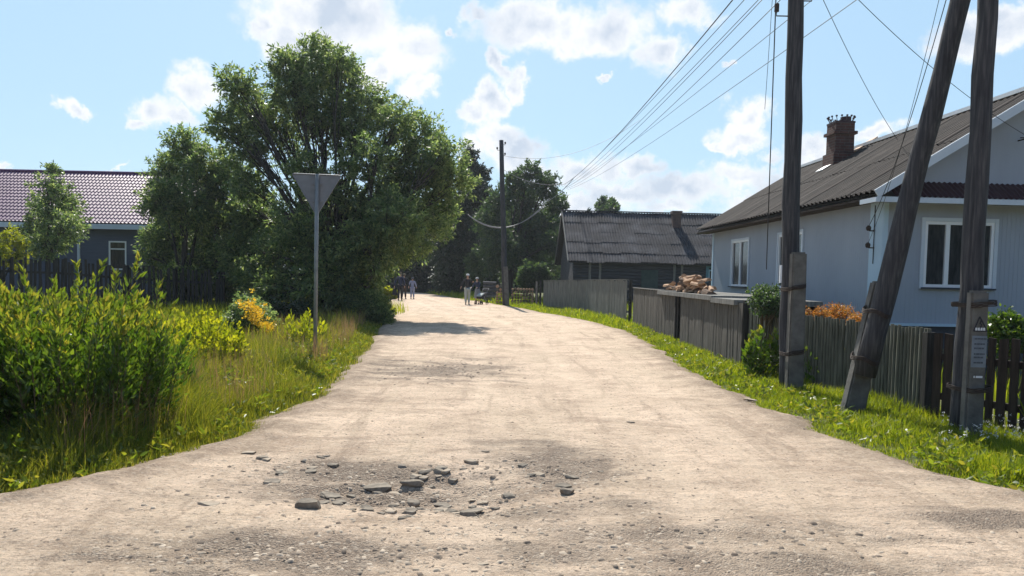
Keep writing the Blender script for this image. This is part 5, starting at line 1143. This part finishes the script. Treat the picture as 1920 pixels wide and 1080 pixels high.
def gp(px, py): q = G(px, py); return q.x, q.y
x, y = gp(876, 572); person('person in white cap, dark top and pale grey trousers, arm akimbo', x, y, .25, 1.70, BLK, LGREY, hat=(.75,.75,.73), armL=(.26,-.05,.14), armR=(.1,.28,.42), stride=.04)
# pale sleeve/bag on that person's arm
x, y = gp(895, 571); pr, nd_ = person('person in long navy coat and pale headscarf, behind a pushchair', x, y, -.5, 1.52, NAVY, GREYS, hat=(.62,.62,.58), armL=(.05,.34,.22), armR=(.05,.34,.22), skirt=True, coat=True, stride=.05, slouch=.05)
x, y = gp(750, 564); person('tall person in dark blue jacket and dark trousers, leftmost of the walkers', x, y, math.pi+.2, 1.74, NAVY, BLK, hair=(.25,.22,.18), stride=.15, armL=(.12,.05,.02), group=None)
x2, y2 = x, y
x, y = gp(757, 561); person('person in dark clothes half hidden behind the tall walker', x, y, math.pi-.1, 1.66, BLK, BROWNC, hat=(.35,.33,.22), stride=.14)
x, y = gp(773, 561); person('shorter person in pale blue jacket, rightmost of the walkers', x, y, math.pi-.05, 1.42, PALEB, PALEB, hat=(.22,.24,.32), stride=.10, armL=(.2,.05,.1), armR=(.2,.05,.1), coat=True)
# bag in the walker's hand
q = MB(); bx_, by_ = x2-.33, y2-.02; q.prism8([(-.16,-.06,0),(.16,-.06,0),(.16,.06,0),(-.16,.06,0),(-.12,-.04,.38),(.12,-.04,.38),(.12,.04,.38),(-.12,.04,.38)])
bg_ = q.build('shopping_bag', BLK); bg_.location = (bx_, by_, .36); tag(bg_, 'black shopping bag hanging from the hand of the leftmost walker', 'bag')
q = MB(); q.tube([(-.08,0,.37),(-.06,0,.50),(0,0,.54),(.06,0,.50),(.08,0,.37)], .01, 5); q.build('handle', BLK, bg_)
# pushchair
x, y = gp(903, 572); pc = tag(empty('pushchair', (x, y, 0), -.55), 'small dark pushchair with pale blanket in front of the person in navy coat', 'pushchair')
for wx_, wy_ in ((-.2,-.3),(.2,-.3),(-.2,.25),(.2,.25)):
    q = MB(); q.tube([(wx_+math.cos(a)*0, wy_+math.cos(a)*.11, .13+math.sin(a)*.11) for a in np.linspace(0, 2*math.pi, 17)], .02, 6, cap=False); q.tube([(wx_-.02,wy_,.13),(wx_+.02,wy_,.13)], .03, 8)
    q.build('wheel', BLK, pc, smooth=True)
q = MB()
for sx_ in (-.2, .2): q.tube([(sx_*.9,-.3,.14),(sx_*.9,.0,.42),(sx_*.9,.35,.85),(sx_*.9,.48,.95)], .012, 6); q.tube([(sx_*.9,.25,.14),(sx_*.9,-.05,.5)], .012, 6)
q.tube([(-.18,.48,.95),(.18,.48,.95)], .014, 6); q.build('frame', WIREL, pc)
q = MB(); q.prism8([(-.17,-.25,.36),(.17,-.25,.36),(.17,.12,.34),(-.17,.12,.34),(-.19,-.28,.48),(.19,-.28,.48),(.19,.2,.72),(-.19,.2,.72)]); q.build('seat', BLK, pc)
q = MB(); q.prism8([(-.17,-.3,.49),(.17,-.3,.49),(.17,.0,.62),(-.17,.0,.62),(-.16,-.26,.56),(.16,-.26,.56),(.16,.0,.68),(-.16,.0,.68)]); q.build('blanket', LGREY, pc)

# ---------------------------------------------------------------- thin summer haze
q = MB(); q.box(-950, 950, -450, 1260, -1.3, 15.5)
hm_ = bpy.data.materials.new('haze_air'); hm_.use_nodes = True; t = hm_.node_tree; t.nodes.remove(t.nodes['Principled BSDF'])
pv = t.nodes.new('ShaderNodeVolumePrincipled'); pv.inputs['Color'].default_value = (.86,.92,1,1); pv.inputs['Density'].default_value = .0004; pv.inputs['Anisotropy'].default_value = .35
t.links.new(pv.outputs[0], t.nodes['Material Output'].inputs['Volume'])
hz_ = q.build('haze', hm_); tag(hz_, 'thin pale summer haze over the whole street', 'haze', kind='stuff')
